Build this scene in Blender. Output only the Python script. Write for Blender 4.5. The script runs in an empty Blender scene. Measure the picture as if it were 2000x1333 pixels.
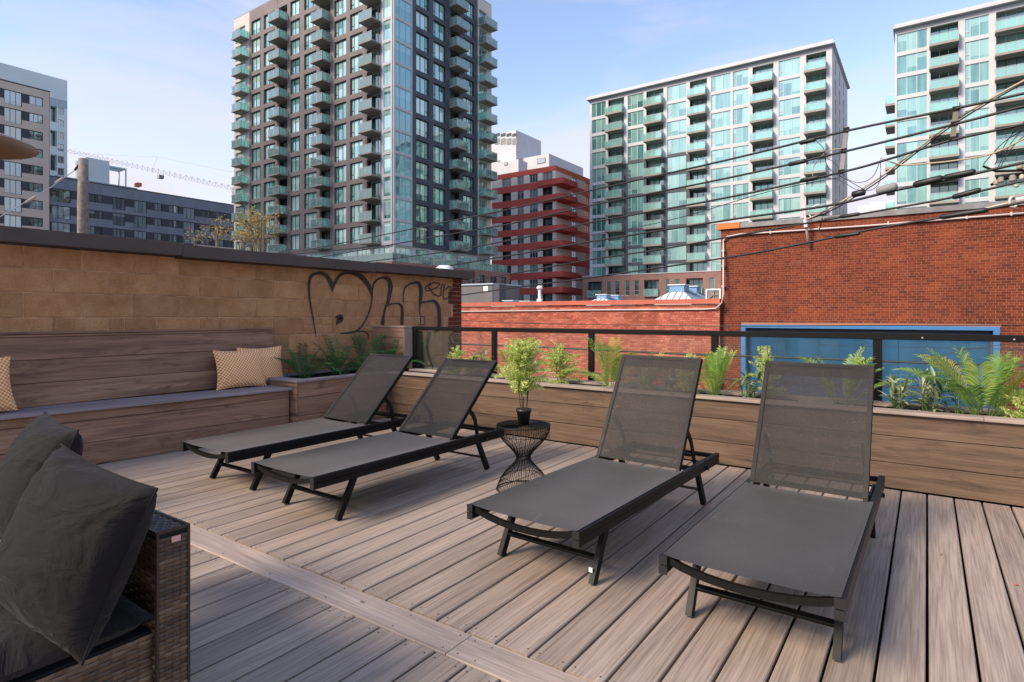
import bpy, math, random
from mathutils import Vector, Matrix
random.seed(7)
S = bpy.context.scene
COL = S.collection
PI = math.pi

# ---------------------------------------------------------------- camera
F, TH, HOR, EYE = 1158.0, math.radians(35.0), 616.5, 1.213
CT, ST = math.cos(TH), math.sin(TH)
cam = bpy.data.cameras.new('camera')
cam.sensor_width = 36; cam.lens = 36 * F / 2000; cam.shift_y = -0.025
cam.clip_start = 0.05; cam.clip_end = 3000
co = bpy.data.objects.new('camera', cam); COL.objects.link(co)
co.location = (0, 0, EYE); co.rotation_euler = (PI / 2, 0, TH)
S.camera = co

# ---------------------------------------------------------------- sky, sun, exposure
SUN_EL, SUN_AZ = math.radians(37), math.radians(204)   # azimuth clockwise from +Y
W = bpy.data.worlds.new('World'); S.world = W; W.use_nodes = True
nt = W.node_tree; nt.nodes.clear()
def N(t, typ, **kw):
    n = t.nodes.new(typ)
    for k, v in kw.items(): setattr(n, k, v)
    return n
out = N(nt, 'ShaderNodeOutputWorld'); bg = N(nt, 'ShaderNodeBackground')
sky = N(nt, 'ShaderNodeTexSky', sky_type='NISHITA')
sky.sun_disc = False; sky.sun_elevation = SUN_EL; sky.sun_rotation = SUN_AZ
sky.air_density = 1.0; sky.dust_density = 0.4; sky.ozone_density = 2.5
tc = N(nt, 'ShaderNodeTexCoord'); sep = N(nt, 'ShaderNodeSeparateXYZ')
nt.links.new(tc.outputs['Generated'], sep.inputs[0])
mp = N(nt, 'ShaderNodeMapping'); mp.inputs['Scale'].default_value = (1.6, 1.6, 5.5)
nt.links.new(tc.outputs['Generated'], mp.inputs[0])
nz = N(nt, 'ShaderNodeTexNoise'); nz.inputs['Scale'].default_value = 1.7; nz.inputs['Detail'].default_value = 7
nz.inputs['Roughness'].default_value = .55; nz.inputs['Distortion'].default_value = .6
nt.links.new(mp.outputs[0], nz.inputs['Vector'])
el = N(nt, 'ShaderNodeMapRange'); el.inputs['From Min'].default_value = 0.02; el.inputs['From Max'].default_value = .50
el.inputs['To Min'].default_value = 1.12; el.inputs['To Max'].default_value = 0.0; el.interpolation_type = 'SMOOTHSTEP'
nt.links.new(sep.outputs['Z'], el.inputs['Value'])
nr = N(nt, 'ShaderNodeMapRange'); nr.inputs['From Min'].default_value = .36; nr.inputs['From Max'].default_value = .68
nr.inputs['To Min'].default_value = -.24; nr.inputs['To Max'].default_value = .50
nt.links.new(nz.outputs['Fac'], nr.inputs['Value'])
ad = N(nt, 'ShaderNodeMath', operation='ADD', use_clamp=True)
nt.links.new(el.outputs[0], ad.inputs[0]); nt.links.new(nr.outputs[0], ad.inputs[1])
mixs = N(nt, 'ShaderNodeMix', data_type='RGBA')
nt.links.new(ad.outputs[0], mixs.inputs['Factor'])
tint = N(nt, 'ShaderNodeMix', data_type='RGBA', blend_type='MULTIPLY'); tint.inputs['Factor'].default_value = 1
tint.inputs['B'].default_value = (1.85, 1.56, 1.48, 1)
nt.links.new(sky.outputs[0], tint.inputs['A'])
nt.links.new(tint.outputs['Result'], mixs.inputs['A'])
mixs.inputs['B'].default_value = (4.4, 4.3, 4.75, 1)
nt.links.new(mixs.outputs['Result'], bg.inputs['Color'])
bg.inputs['Strength'].default_value = 0.10
nt.links.new(bg.outputs[0], out.inputs[0])

sl = bpy.data.lights.new('sun', 'SUN'); sl.energy = 2.7; sl.angle = math.radians(20); sl.color = (1, .85, .68)
so = bpy.data.objects.new('sun', sl); COL.objects.link(so)
sd = Vector((math.sin(SUN_AZ) * math.cos(SUN_EL), math.cos(SUN_AZ) * math.cos(SUN_EL), math.sin(SUN_EL)))
so.rotation_euler = sd.to_track_quat('Z', 'Y').to_euler(); so.location = (0, -20, 40)
S.view_settings.view_transform = 'Standard'; S.view_settings.look = 'None'
S.view_settings.exposure = 1.0; S.view_settings.gamma = 1; S.view_settings.use_curve_mapping = False
S.cycles.max_bounces = 8; S.cycles.transparent_max_bounces = 24; S.cycles.use_denoising = True

# ---------------------------------------------------------------- measuring helpers (photo point -> point on a real plane)
def ray(px, py):
    a = (px - 1000) / F
    return Vector((a * CT - ST, a * ST + CT, -(py - HOR) / F))
def onx(px, py, x): r = ray(px, py); return Vector((0, 0, EYE)) + r * (x / r.x)
def ony(px, py, y): r = ray(px, py); return Vector((0, 0, EYE)) + r * (y / r.y)
def onz(px, py, z): r = ray(px, py); return Vector((0, 0, EYE)) + r * ((z - EYE) / r.z)
def ond(px, py, d): return Vector((0, 0, EYE)) + ray(px, py) * d
def X_(px, y): return ony(px, 600, y).x
def Y_(px, x): return onx(px, 600, x).y

# ---------------------------------------------------------------- materials
MATS = {}
def newmat(name):
    m = bpy.data.materials.new(name); m.use_nodes = True
    t = m.node_tree; b = t.nodes['Principled BSDF']; MATS[name] = m
    return m, t, b
def L(t, a, b): t.links.new(a, b)
def coords(t, scale=(1, 1, 1), rnd=0.0, gen='Object'):
    c = N(t, 'ShaderNodeTexCoord'); m = N(t, 'ShaderNodeMapping')
    m.inputs['Scale'].default_value = scale
    L(t, c.outputs[gen], m.inputs[0])
    if rnd:
        oi = N(t, 'ShaderNodeObjectInfo'); mu = N(t, 'ShaderNodeMath', operation='MULTIPLY')
        mu.inputs[1].default_value = rnd; L(t, oi.outputs['Random'], mu.inputs[0])
        cb = N(t, 'ShaderNodeCombineXYZ')
        for i in range(3): L(t, mu.outputs[0], cb.inputs[i])
        L(t, cb.outputs[0], m.inputs['Location'])
    return m.outputs[0]
def noise(t, vec, scale, detail=5, rough=.55, dist=0):
    n = N(t, 'ShaderNodeTexNoise'); n.inputs['Scale'].default_value = scale; n.inputs['Detail'].default_value = detail
    n.inputs['Roughness'].default_value = rough; n.inputs['Distortion'].default_value = dist
    L(t, vec, n.inputs['Vector']); return n.outputs['Fac']
def ramp(t, fac, stops):
    r = N(t, 'ShaderNodeValToRGB'); e = r.color_ramp.elements
    while len(e) > 1: e.remove(e[0])
    e[0].position = stops[0][0]; e[0].color = (*stops[0][1], 1)
    for p, c in stops[1:]:
        q = e.new(p); q.color = (*c, 1)
    L(t, fac, r.inputs[0]); return r.outputs[0]
def mixc(t, fac, a, b, mode='MIX'):
    m = N(t, 'ShaderNodeMix', data_type='RGBA', blend_type=mode)
    for s, v in (('Factor', fac), ('A', a), ('B', b)):
        if isinstance(v, (int, float)): m.inputs[s].default_value = v
        elif isinstance(v, tuple): m.inputs[s].default_value = (*v, 1)
        else: L(t, v, m.inputs[s])
    return m.outputs['Result']
def bump(t, b, h, strength=.3, dist=.01):
    n = N(t, 'ShaderNodeBump'); n.inputs['Strength'].default_value = strength; n.inputs['Distance'].default_value = dist
    L(t, h, n.inputs['Height']); L(t, n.outputs[0], b.inputs['Normal'])
def flat(name, col, rough=.6, metal=0, spec=.5, var=0.0, nscale=8, bumps=0):
    m, t, b = newmat(name)
    b.inputs['Roughness'].default_value = rough; b.inputs['Metallic'].default_value = metal
    b.inputs['Specular IOR Level'].default_value = spec
    if var:
        v = coords(t, (1, 1, 1), 13); f = noise(t, v, nscale)
        c = ramp(t, f, [(.3, tuple(x * (1 - var) for x in col)), (.7, tuple(min(1, x * (1 + var)) for x in col))])
        L(t, c, b.inputs['Base Color'])
        if bumps: bump(t, b, f, bumps, .01)
    else: b.inputs['Base Color'].default_value = (*col, 1)
    return m
def wood(name, base, dark, light, streak=.5, rough=.62, knots=True, grain=.5):
    m, t, b = newmat(name)
    v = coords(t, (1, 1, 1), 57)
    vs = coords(t, (.9, 16, 16), 57); vf = coords(t, (3.0, 125, 125), 57); vk = coords(t, (1.6, 7, 7), 31)
    f1 = noise(t, vs, 1.0, 6, .6, .8)
    c = ramp(t, f1, [(.28, dark), (.5, base), (.75, light)])
    f2 = noise(t, vf, 1.0, 3, .6)
    c = mixc(t, grain, c, ramp(t, f2, [(.32, (.46, .44, .43)), (.5, (.95, .95, .95)), (.68, (1.32, 1.32, 1.32))]), 'MULTIPLY')
    if knots:
        f3 = noise(t, vk, 1.1, 5, .65, 1.8)
        k = ramp(t, f3, [(.55, (0, 0, 0)), (.70, (1, 1, 1))])
        mm = N(t, 'ShaderNodeMath', operation='MULTIPLY'); mm.inputs[1].default_value = streak; L(t, k, mm.inputs[0])
        c = mixc(t, mm.outputs[0], c, tuple(x * .55 for x in dark))
    oi = N(t, 'ShaderNodeObjectInfo'); mr = N(t, 'ShaderNodeMapRange'); mr.inputs['To Min'].default_value = .84; mr.inputs['To Max'].default_value = 1.13
    L(t, oi.outputs['Random'], mr.inputs[0])
    h = N(t, 'ShaderNodeHueSaturation'); L(t, mr.outputs[0], h.inputs['Value']); L(t, c, h.inputs['Color'])
    L(t, h.outputs[0], b.inputs['Base Color']); b.inputs['Roughness'].default_value = rough
    b.inputs['Specular IOR Level'].default_value = .35
    bump(t, b, f2, .35, .003)
    return m
wood('deck_wood', (.335, .260, .205), (.280, .216, .170), (.395, .310, .248), .14, grain=.62)
wood('planter_wood', (.128, .080, .050), (.070, .043, .028), (.175, .114, .073), .65)
wood('bench_wood', (.285, .162, .104), (.135, .076, .052), (.37, .225, .150), .7)
wood('cap_wood', (.35, .275, .225), (.26, .20, .165), (.44, .355, .30), .15)
wood('seat_wood', (.275, .235, .250), (.20, .17, .18), (.35, .31, .33), .15)
flat('black_metal', (.009, .0085, .008), .42, 0, .15)
flat('black_plastic', (.012, .012, .012), .5)
flat('bronze_metal', (.070, .052, .045), .5, .2, var=.15, nscale=3)
flat('galvanized', (.45, .44, .43), .45, .6)
flat('screw', (.06, .05, .045), .5)
flat('gap_dark', (.008, .007, .006), .9)
flat('soil', (.028, .02, .015), .95, var=.5, nscale=40, bumps=.8)
flat('white_paint', (.70, .71, .73), .6, var=.05, nscale=1)
flat('tower_white', (.50, .51, .53), .55, var=.07, nscale=.4)
flat('pale_mullion', (.50, .55, .55), .5)
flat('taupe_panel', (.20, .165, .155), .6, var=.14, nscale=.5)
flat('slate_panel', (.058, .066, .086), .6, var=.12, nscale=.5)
flat('dark_frame', (.022, .025, .03), .5)
flat('cream_panel', (.58, .55, .49), .7, var=.06, nscale=.4)
flat('soffit', (.30, .275, .245), .8, var=.1, nscale=.6)
flat('beige_brick', (.68, .57, .475), .8, var=.07, nscale=.35)
flat('grey_brick', (.235, .26, .31), .8, var=.12, nscale=.4)
flat('charcoal_panel', (.06, .065, .08), .7, var=.1, nscale=.6)
flat('mint_panel', (.68, .78, .76), .6, var=.05, nscale=.2)
flat('blue_grey_panel', (.40, .50, .55), .6, var=.05, nscale=.2)
flat('red_band', (.62, .11, .085), .7, var=.10, nscale=.5)
flat('orange_band', (.66, .20, .08), .7, var=.08, nscale=.5)
flat('cream_brick', (.80, .77, .70), .8, var=.06, nscale=.5)
flat('podium_brick', (.30, .165, .13), .8, var=.13, nscale=.8)
flat('roof_grey', (.25, .25, .25), .9, var=.2, nscale=.5)
flat('asphalt', (.05, .05, .052), .9, var=.2, nscale=.5)
flat('coping_red', (.48, .12, .07), .5, var=.12, nscale=3)
flat('coping_grey', (.20, .195, .195), .6, var=.3, nscale=2.5)
flat('orange_metal', (.62, .15, .02), .45)
flat('shed_grey', (.13, .125, .125), .6, .1, var=.1, nscale=1)
flat('blue_metal', (.055, .185, .39), .4, var=.1, nscale=3)
flat('conduit', (.55, .47, .43), .5)
flat('cable', (.012, .012, .013), .5)
flat('tan_cable', (.42, .32, .22), .6)
flat('porcelain', (.55, .50, .42), .25)
flat('pole_wood', (.20, .165, .14), .85, var=.35, nscale=9, bumps=.5)
flat('skylight_white', (.72, .72, .72), .35, .1, var=.05, nscale=2)
flat('slope_shade_vent_blue', (.17, .33, .52), .35, .1, var=.1, nscale=2)  # blue of the vent boxes, also painted shade on right and back slopes
flat('skylight_seam', (.18, .23, .30), .5)
flat('crane_paint', (.52, .50, .45), .6)
flat('heater_dome', (.42, .33, .24), .35, .85)
flat('mortar_light', (.36, .165, .105), .9)
flat('mortar_salmon', (.20, .065, .045), .9)
flat('mortar_tan', (.43, .26, .15), .95, var=.55, nscale=6)
flat('spray_paint', (.045, .034, .027), .85)
flat('pot', (.010, .010, .010), .45)
flat('stem_brown', (.075, .045, .025), .8)
flat('stem_green', (.10, .13, .035), .6)
flat('bark', (.20, .17, .13), .9)
flat('sticker', (.75, .75, .75), .5)
flat('tag_pink', (.62, .36, .32), .5)
flat('lit_lamp', (.9, .6, .3), .5)

def brickmat(name, cols):
    m, t, b = newmat(name)
    at = N(t, 'ShaderNodeAttribute', attribute_name='tone')
    v = coords(t); f = noise(t, v, 1.2, 4); f2 = noise(t, v, 60, 3)
    c = ramp(t, at.outputs['Fac'], cols)
    c = mixc(t, .6, c, ramp(t, f, [(.3, (.58, .54, .54)), (.7, (1.3, 1.3, 1.3))]), 'MULTIPLY')
    c = mixc(t, .3, c, ramp(t, f2, [(.3, (.7, .7, .7)), (.7, (1.2, 1.2, 1.2))]), 'MULTIPLY')
    f4 = noise(t, coords(t, (1, 1, .16)), 1.3, 5, .6)
    c = mixc(t, .8, c, ramp(t, f4, [(.30, (.74, .70, .70)), (.55, (1.10, 1.10, 1.10))]), 'MULTIPLY')
    f5 = noise(t, coords(t, (1, 1, .6)), .8, 6, .7, 1.0)
    c = mixc(t, ramp(t, f5, [(.60, (0, 0, 0)), (.78, (.22, .22, .22))]), c, (.55, .38, .30))
    L(t, c, b.inputs['Base Color']); b.inputs['Roughness'].default_value = .85
    b.inputs['Specular IOR Level'].default_value = .25
    return m
brickmat('brown_brick', [(0, (.125, .026, .012)), (.5, (.17, .036, .015)), (.85, (.215, .052, .022)), (1, (.09, .022, .014))])
brickmat('salmon_brick', [(0, (.38, .095, .060)), (.5, (.47, .135, .085)), (.9, (.56, .20, .13)), (1, (.30, .075, .05))])
brickmat('pilaster_brick', [(0, (.17, .035, .018)), (.5, (.225, .05, .024)), (1, (.27, .075, .035))])
brickmat('wicker', [(0, (.028, .017, .010)), (.5, (.095, .055, .032)), (1, (.27, .19, .125))])
MATS['wicker'].node_tree.nodes['Principled BSDF'].inputs['Roughness'].default_value = .5
MATS['wicker'].node_tree.nodes['Principled BSDF'].inputs['Specular IOR Level'].default_value = .6

def blockmat():
    m, t, b = newmat('block')
    v = coords(t, (1, 1, 1), 41); g = coords(t)
    f = noise(t, v, 5, 6, .6); f2 = noise(t, v, 75, 4, .7)
    c = ramp(t, f, [(.25, (.37, .185, .085)), (.5, (.485, .260, .128)), (.75, (.57, .34, .185))])
    c = mixc(t, .5, c, ramp(t, f2, [(.3, (.62, .6, .6)), (.6, (1.1, 1.1, 1.1))]), 'MULTIPLY')
    oi = N(t, 'ShaderNodeObjectInfo')
    c = mixc(t, .7, c, ramp(t, oi.outputs['Random'], [(0, (.80, .78, .76)), (1, (1.16, 1.14, 1.10))]), 'MULTIPLY')
    fb = N(t, 'ShaderNodeTexVoronoi'); fb.inputs['Scale'].default_value = 14; L(t, v, fb.inputs['Vector'])
    pit = ramp(t, fb.outputs['Distance'], [(.03, (.3, .3, .3)), (.08, (1, 1, 1))])
    c = mixc(t, .7, c, pit, 'MULTIPLY')
    L(t, c, b.inputs['Base Color']); b.inputs['Roughness'].default_value = .95; b.inputs['Specular IOR Level'].default_value = .15
    bump(t, b, f2, .9, .012)
blockmat()

def glass(name, dark, mid, light, refl=.35, tint=(.8, .95, .92), rough=.03, split=.35, wav=0):
    """window glass with blinds, curtains or a dim room behind it; each window differs"""
    m, t, b = newmat(name)
    oi = N(t, 'ShaderNodeObjectInfo')
    v = coords(t, (1, 1, .06), 97); f = noise(t, v, 2.2, 2, .5)
    a = N(t, 'ShaderNodeMath', operation='MULTIPLY_ADD'); a.inputs[1].default_value = .75; L(t, oi.outputs['Random'], a.inputs[0])
    sc = N(t, 'ShaderNodeMath', operation='MULTIPLY_ADD'); sc.inputs[1].default_value = .9; sc.inputs[2].default_value = -.33; L(t, f, sc.inputs[0])
    L(t, sc.outputs[0], a.inputs[2])
    c = ramp(t, a.outputs[0], [(0, dark), (split, mid), (.8, light), (1, tuple(min(1, x * 1.15) for x in light))])
    # blinds let down to a different height in some windows
    oz = N(t, 'ShaderNodeTexCoord'); sz = N(t, 'ShaderNodeSeparateXYZ'); L(t, oz.outputs['Object'], sz.inputs[0])
    r2 = N(t, 'ShaderNodeMath', operation='MULTIPLY'); r2.inputs[1].default_value = 9.73; L(t, oi.outputs['Random'], r2.inputs[0])
    fr2_ = N(t, 'ShaderNodeMath', operation='FRACT'); L(t, r2.outputs[0], fr2_.inputs[0])
    lev = N(t, 'ShaderNodeMath', operation='MULTIPLY_ADD'); lev.inputs[1].default_value = 4.0; lev.inputs[2].default_value = .3; L(t, fr2_.outputs[0], lev.inputs[0])
    gt = N(t, 'ShaderNodeMath', operation='GREATER_THAN'); L(t, sz.outputs['Z'], gt.inputs[0]); L(t, lev.outputs[0], gt.inputs[1])
    g8 = N(t, 'ShaderNodeMath', operation='MULTIPLY'); g8.inputs[1].default_value = .75; L(t, gt.outputs[0], g8.inputs[0])
    c = mixc(t, g8.outputs[0], c, tuple(min(1, x * 1.1 + .02) for x in light))
    d = N(t, 'ShaderNodeBsdfDiffuse'); L(t, c, d.inputs[0])
    g = N(t, 'ShaderNodeBsdfGlossy'); g.inputs['Color'].default_value = (*tint, 1); g.inputs['Roughness'].default_value = rough
    if wav:
        nn = noise(t, coords(t, (1, 1, 1), 50), .6, 1); bn = N(t, 'ShaderNodeBump'); bn.inputs['Strength'].default_value = wav
        bn.inputs['Distance'].default_value = .05; L(t, nn, bn.inputs['Height']); L(t, bn.outputs[0], g.inputs['Normal'])
    fr = N(t, 'ShaderNodeFresnel'); fr.inputs[0].default_value = 1.5
    mm = N(t, 'ShaderNodeMath', operation='ADD', use_clamp=True); mm.inputs[1].default_value = refl; L(t, fr.outputs[0], mm.inputs[0])
    x = N(t, 'ShaderNodeMixShader'); L(t, mm.outputs[0], x.inputs[0]); L(t, d.outputs[0], x.inputs[1]); L(t, g.outputs[0], x.inputs[2])
    L(t, x.outputs[0], t.nodes['Material Output'].inputs[0]); return m
glass('tower_glass', (.02, .05, .055), (.15, .40, .36), (.50, .72, .64), .26, (.78, .90, .86), wav=.25)
glass('corner_glass', (.05, .17, .18), (.11, .33, .35), (.22, .48, .48), .22, (.62, .84, .88), wav=.25)
glass('green_glass', (.015, .06, .06), (.07, .23, .205), (.25, .44, .385), .25, (.68, .92, .86), wav=.25)
glass('door_glass', (.012, .02, .024), (.03, .06, .065), (.16, .24, .22), .22, (.7, .85, .82))
glass('beige_glass', (.03, .04, .045), (.08, .11, .12), (.35, .43, .44), .28, (.8, .9, .95))
glass('podium_glass', (.01, .02, .025), (.02, .05, .055), (.06, .12, .12), .16, (.7, .85, .85))
glass('red_glass', (.02, .025, .03), (.08, .10, .11), (.38, .42, .42), .2, (.8, .85, .9))
glass('blue_pane', (.012, .055, .115), (.02, .100, .205), (.035, .16, .30), .09, (.7, .85, 1), .05, .4, wav=.4)

def clear(name, col, diff=.15, gl=.08, dcol=(.6, .75, .7)):
    m, t, b = newmat(name)
    tr = N(t, 'ShaderNodeBsdfTransparent'); tr.inputs[0].default_value = (*col, 1)
    d = N(t, 'ShaderNodeBsdfDiffuse'); d.inputs[0].default_value = (*dcol, 1)
    g = N(t, 'ShaderNodeBsdfGlossy'); g.inputs['Roughness'].default_value = .02; g.inputs[0].default_value = (.9, .98, .95, 1)
    x = N(t, 'ShaderNodeMixShader'); x.inputs[0].default_value = diff; L(t, tr.outputs[0], x.inputs[1]); L(t, d.outputs[0], x.inputs[2])
    fr = N(t, 'ShaderNodeFresnel'); fr.inputs[0].default_value = 1.45
    mm = N(t, 'ShaderNodeMath', operation='ADD', use_clamp=True); mm.inputs[1].default_value = gl; L(t, fr.outputs[0], mm.inputs[0])
    y = N(t, 'ShaderNodeMixShader'); L(t, mm.outputs[0], y.inputs[0]); L(t, x.outputs[0], y.inputs[1]); L(t, g.outputs[0], y.inputs[2])
    L(t, y.outputs[0], t.nodes['Material Output'].inputs[0]); return m
clear('balcony_glass', (.62, .96, .90), .28, .09, (.62, .92, .84))
clear('rail_glass', (.96, .985, .975), .015, .0, (.7, .8, .8))

def sling(name, lo, hi, dk=1.0):
    m, t, b = newmat(name)
    v = coords(t, (1, 1, 1), 5)
    f = noise(t, v, 3.5, 5, .6); f2 = noise(t, coords(t, (1, 1, 1)), 130, 3)
    w1 = N(t, 'ShaderNodeTexWave', bands_direction='X'); w1.inputs['Scale'].default_value = 110; w1.inputs['Distortion'].default_value = .3
    w2 = N(t, 'ShaderNodeTexWave', bands_direction='Y'); w2.inputs['Scale'].default_value = 110; w2.inputs['Distortion'].default_value = .3
    L(t, v, w1.inputs['Vector']); L(t, v, w2.inputs['Vector'])
    c = ramp(t, f, [(.3, (.017, .015, .0138)), (.7, (.028, .0245, .0225))])
    c = mixc(t, .8, c, ramp(t, f2, [(.3, (.35, .35, .35)), (.7, (1.7, 1.7, 1.7))]), 'MULTIPLY')
    c = mixc(t, 1.0, c, (dk, dk, dk), 'MULTIPLY')
    # small chalky scuffs
    sp = noise(t, coords(t, (9, 3, 9), 17), 1.0, 6, .75, 1.2)
    c = mixc(t, ramp(t, sp, [(.62, (0, 0, 0)), (.76, (.7, .7, .7))]), c, (.11, .105, .10))
    L(t, c, b.inputs['Base Color']); b.inputs['Roughness'].default_value = .55
    b.inputs['Sheen Weight'].default_value = .45; b.inputs['Sheen Roughness'].default_value = .35; b.inputs['Sheen Tint'].default_value = (1, .93, .86, 1)
    b.inputs['Specular IOR Level'].default_value = .18
    tr = N(t, 'ShaderNodeBsdfTransparent'); x = N(t, 'ShaderNodeMixShader')
    mu = N(t, 'ShaderNodeMath', operation='MULTIPLY'); L(t, w1.outputs['Fac'], mu.inputs[0]); L(t, w2.outputs['Fac'], mu.inputs[1])
    mr = N(t, 'ShaderNodeMapRange'); mr.inputs['To Min'].default_value = hi; mr.inputs['To Max'].default_value = lo
    L(t, mu.outputs[0], mr.inputs[0])
    L(t, mr.outputs[0], x.inputs[0]); L(t, tr.outputs[0], x.inputs[1]); L(t, b.outputs[0], x.inputs[2])
    L(t, x.outputs[0], t.nodes['Material Output'].inputs[0])
sling('sling_mesh', .72, .90, .85); sling('seat_mesh', .93, 1.0, .82)
def checks():
    m, t, b = newmat('check_fabric')
    v = coords(t, (1, 1, 1)); mp2 = N(t, 'ShaderNodeMapping'); mp2.inputs['Rotation'].default_value = (0, 0, math.radians(38))
    L(t, v, mp2.inputs[0])
    sx = N(t, 'ShaderNodeSeparateXYZ'); L(t, mp2.outputs[0], sx.inputs[0])
    def wv(o):
        a = N(t, 'ShaderNodeMath', operation='MULTIPLY'); a.inputs[1].default_value = 2 * PI / .0225; L(t, o, a.inputs[0])
        s = N(t, 'ShaderNodeMath', operation='SINE'); L(t, a.outputs[0], s.inputs[0]); return s.outputs[0]
    p = N(t, 'ShaderNodeMath', operation='ADD'); L(t, wv(sx.outputs[0]), p.inputs[0]); L(t, wv(sx.outputs[1]), p.inputs[1])
    r = N(t, 'ShaderNodeMapRange'); r.inputs['From Min'].default_value = -.7; r.inputs['From Max'].default_value = .7; L(t, p.outputs[0], r.inputs[0])
    f2 = noise(t, coords(t, (1, 1, 1)), 300, 2)
    c = ramp(t, r.outputs[0], [(0, (.72, .22, .045)), (.5, (.80, .40, .14)), (1, (.95, .72, .43))])
    c = mixc(t, .35, c, ramp(t, f2, [(.3, (.7, .7, .7)), (.7, (1.2, 1.2, 1.2))]), 'MULTIPLY')
    L(t, c, b.inputs['Base Color']); b.inputs['Roughness'].default_value = .75; b.inputs['Sheen Weight'].default_value = .3
    bump(t, b, r.outputs[0], .3, .003)
checks()
def fabric(name, col, wr=.0):
    m, t, b = newmat(name)
    f = noise(t, coords(t, (1, 1, 1), 7), 420, 2); f3 = noise(t, coords(t, (1, 2.2, 1), 7), 5, 4, .5, .8)
    c = mixc(t, .5, col, ramp(t, f, [(.3, (.6, .6, .6)), (.7, (1.3, 1.3, 1.3))]), 'MULTIPLY')
    L(t, c, b.inputs['Base Color']); b.inputs['Roughness'].default_value = .85; b.inputs['Sheen Weight'].default_value = .05
    b.inputs['Sheen Roughness'].default_value = .5; b.inputs['Specular IOR Level'].default_value = .2
    bump(t, b, f3, .9, .035)
fabric('cushion_grey', (.0100, .0088, .0086))
def leafmat(name, a, bcol, c2, trans=.3):
    m, t, b = newmat(name)
    oi = N(t, 'ShaderNodeObjectInfo'); at = N(t, 'ShaderNodeAttribute', attribute_name='tone')
    f = noise(t, coords(t, (1, 1, 1), 9), 9, 3)
    s = N(t, 'ShaderNodeMath', operation='MULTIPLY_ADD'); s.inputs[1].default_value = .7; L(t, at.outputs['Fac'], s.inputs[0])
    mf = N(t, 'ShaderNodeMath', operation='MULTIPLY'); mf.inputs[1].default_value = .3; L(t, f, mf.inputs[0]); L(t, mf.outputs[0], s.inputs[2])
    c = ramp(t, s.outputs[0], [(.1, a), (.5, bcol), (.9, c2)])
    L(t, c, b.inputs['Base Color']); b.inputs['Roughness'].default_value = .45; b.inputs['Specular IOR Level'].default_value = .4
    tl = N(t, 'ShaderNodeBsdfTranslucent'); L(t, c, tl.inputs[0]); x = N(t, 'ShaderNodeMixShader'); x.inputs[0].default_value = trans
    L(t, b.outputs[0], x.inputs[1]); L(t, tl.outputs[0], x.inputs[2]); L(t, x.outputs[0], t.nodes['Material Output'].inputs[0])
leafmat('palm_leaf', (.03, .09, .035), (.07, .19, .055), (.17, .33, .08))
leafmat('lime_palm_leaf', (.07, .17, .035), (.22, .38, .06), (.55, .58, .15), .35)
leafmat('fern_leaf', (.20, .32, .04), (.50, .60, .13), (.82, .82, .40), .4)
leafmat('gold_leaf', (.22, .22, .03), (.42, .33, .05), (.60, .42, .10), .4)
leafmat('variegated_leaf', (.035, .09, .035), (.14, .24, .10), (.52, .56, .36), .25)
leafmat('autumn_leaf', (.22, .20, .03), (.45, .36, .06), (.55, .30, .10), .4)

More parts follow.
